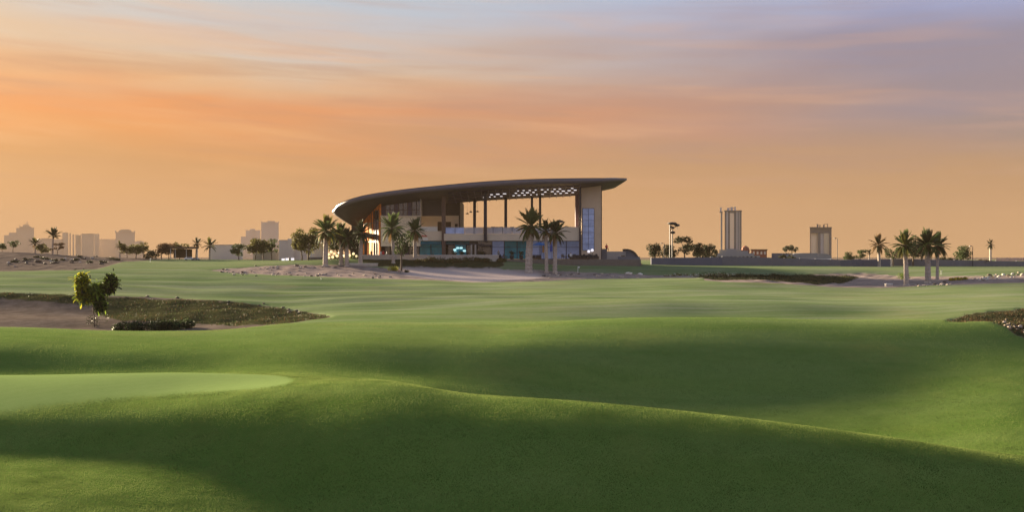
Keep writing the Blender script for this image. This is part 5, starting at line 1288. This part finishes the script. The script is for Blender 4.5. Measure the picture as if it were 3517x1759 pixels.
tb(pt_, 'crown_beam', 2782, 2856, 783, 801, 800, 4, 'tower_dark'); tb(pt_, 'side_frame', 2782, 2784.5, 801, None, 800, 4, 'tower_dark'); tb(pt_, 'inset_panel', 2784.5, 2809, 801, None, 802, 2, 'tower_pink')
tb(pt_, 'mid_frame', 2809, 2818, 801, None, 800, 4, 'tower_dark'); tb(pt_, 'inset_panel', 2818, 2830, 795, None, 801, 3, 'tower_lilac'); tb(pt_, 'right_block', 2830, 2848, 801, None, 800, 4, 'haze_tower'); tb(pt_, 'corner_rib', 2848, 2856, 796, None, 799, 5, 'tower_dark')
tb(pt_, 'roof_slab', 2780.5, 2857.5, 780, 783, 798, 7, 'tower_dark')
for a, b, t0 in ((2805, 2811, 770), (2814, 2818, 772), (2827, 2832, 771), (2841, 2843.5, 769)): tb(pt_, 'plant_room', a, b, t0, 780, 802, 6, 'tower_dark')
tb(pt_, 'roof_beam', 2832, 2843, 769.5, 771, 803, 2, 'tower_dark')
YS = 2500
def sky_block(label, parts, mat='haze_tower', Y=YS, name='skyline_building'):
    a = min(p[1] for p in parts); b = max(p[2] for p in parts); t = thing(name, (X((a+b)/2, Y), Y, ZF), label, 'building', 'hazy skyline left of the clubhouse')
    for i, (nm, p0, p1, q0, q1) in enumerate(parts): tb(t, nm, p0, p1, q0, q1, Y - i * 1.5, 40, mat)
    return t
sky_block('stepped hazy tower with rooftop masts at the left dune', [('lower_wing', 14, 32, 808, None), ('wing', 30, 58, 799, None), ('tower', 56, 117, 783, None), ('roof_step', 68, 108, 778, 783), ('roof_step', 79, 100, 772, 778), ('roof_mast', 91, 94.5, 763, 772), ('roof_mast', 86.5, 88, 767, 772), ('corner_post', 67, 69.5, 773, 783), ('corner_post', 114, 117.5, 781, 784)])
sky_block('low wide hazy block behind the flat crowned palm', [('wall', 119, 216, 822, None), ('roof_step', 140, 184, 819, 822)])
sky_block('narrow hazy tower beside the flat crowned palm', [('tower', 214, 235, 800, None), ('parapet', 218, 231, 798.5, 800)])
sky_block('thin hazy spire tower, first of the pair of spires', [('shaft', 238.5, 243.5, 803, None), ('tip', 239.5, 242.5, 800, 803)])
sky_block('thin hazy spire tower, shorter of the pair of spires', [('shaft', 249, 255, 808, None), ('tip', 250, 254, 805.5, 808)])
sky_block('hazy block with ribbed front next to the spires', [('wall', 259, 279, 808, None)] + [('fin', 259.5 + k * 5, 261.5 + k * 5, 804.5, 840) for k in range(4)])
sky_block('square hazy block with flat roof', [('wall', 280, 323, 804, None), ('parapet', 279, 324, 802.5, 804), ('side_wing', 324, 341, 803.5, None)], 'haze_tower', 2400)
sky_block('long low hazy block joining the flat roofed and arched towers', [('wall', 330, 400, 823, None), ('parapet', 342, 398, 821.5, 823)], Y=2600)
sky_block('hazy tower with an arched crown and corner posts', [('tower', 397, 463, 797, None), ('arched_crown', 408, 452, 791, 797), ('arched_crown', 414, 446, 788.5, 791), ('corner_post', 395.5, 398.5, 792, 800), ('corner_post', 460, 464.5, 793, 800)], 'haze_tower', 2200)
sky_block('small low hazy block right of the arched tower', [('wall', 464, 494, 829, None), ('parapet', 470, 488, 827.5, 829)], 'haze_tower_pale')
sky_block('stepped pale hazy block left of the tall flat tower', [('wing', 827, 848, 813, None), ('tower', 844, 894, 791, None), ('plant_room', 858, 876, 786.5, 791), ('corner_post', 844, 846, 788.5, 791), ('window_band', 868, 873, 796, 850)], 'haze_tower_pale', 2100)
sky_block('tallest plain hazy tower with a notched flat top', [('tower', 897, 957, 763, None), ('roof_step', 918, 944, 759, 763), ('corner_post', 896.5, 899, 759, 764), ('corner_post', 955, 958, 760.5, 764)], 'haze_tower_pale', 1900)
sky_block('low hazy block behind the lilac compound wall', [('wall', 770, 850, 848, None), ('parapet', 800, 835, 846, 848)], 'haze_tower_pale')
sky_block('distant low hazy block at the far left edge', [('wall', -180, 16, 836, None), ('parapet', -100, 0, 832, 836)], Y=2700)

# ------------------------------------------------------------------ haze: pale air over the whole plain
hz = MB().box(-3400, 3400, -60, 3060, -6, 150).mesh('haze', [])
hm = bpy.data.materials.new('haze_air'); hm.use_nodes = True; ht = hm.node_tree; ht.nodes.clear()
ho = ht.nodes.new('ShaderNodeOutputMaterial'); hv = ht.nodes.new('ShaderNodeVolumePrincipled'); ht.links.new(hv.outputs[0], ho.inputs['Volume'])
hv.inputs['Color'].default_value = (.19, .147, .117, 1); hv.inputs['Density'].default_value = HAZE; hv.inputs['Anisotropy'].default_value = 0.0
hz.materials.append(hm); ob = bpy.data.objects.new('haze', hz); col.objects.link(ob); ob['kind'] = 'stuff'; ob['label'] = 'pale warm evening haze over the plain'
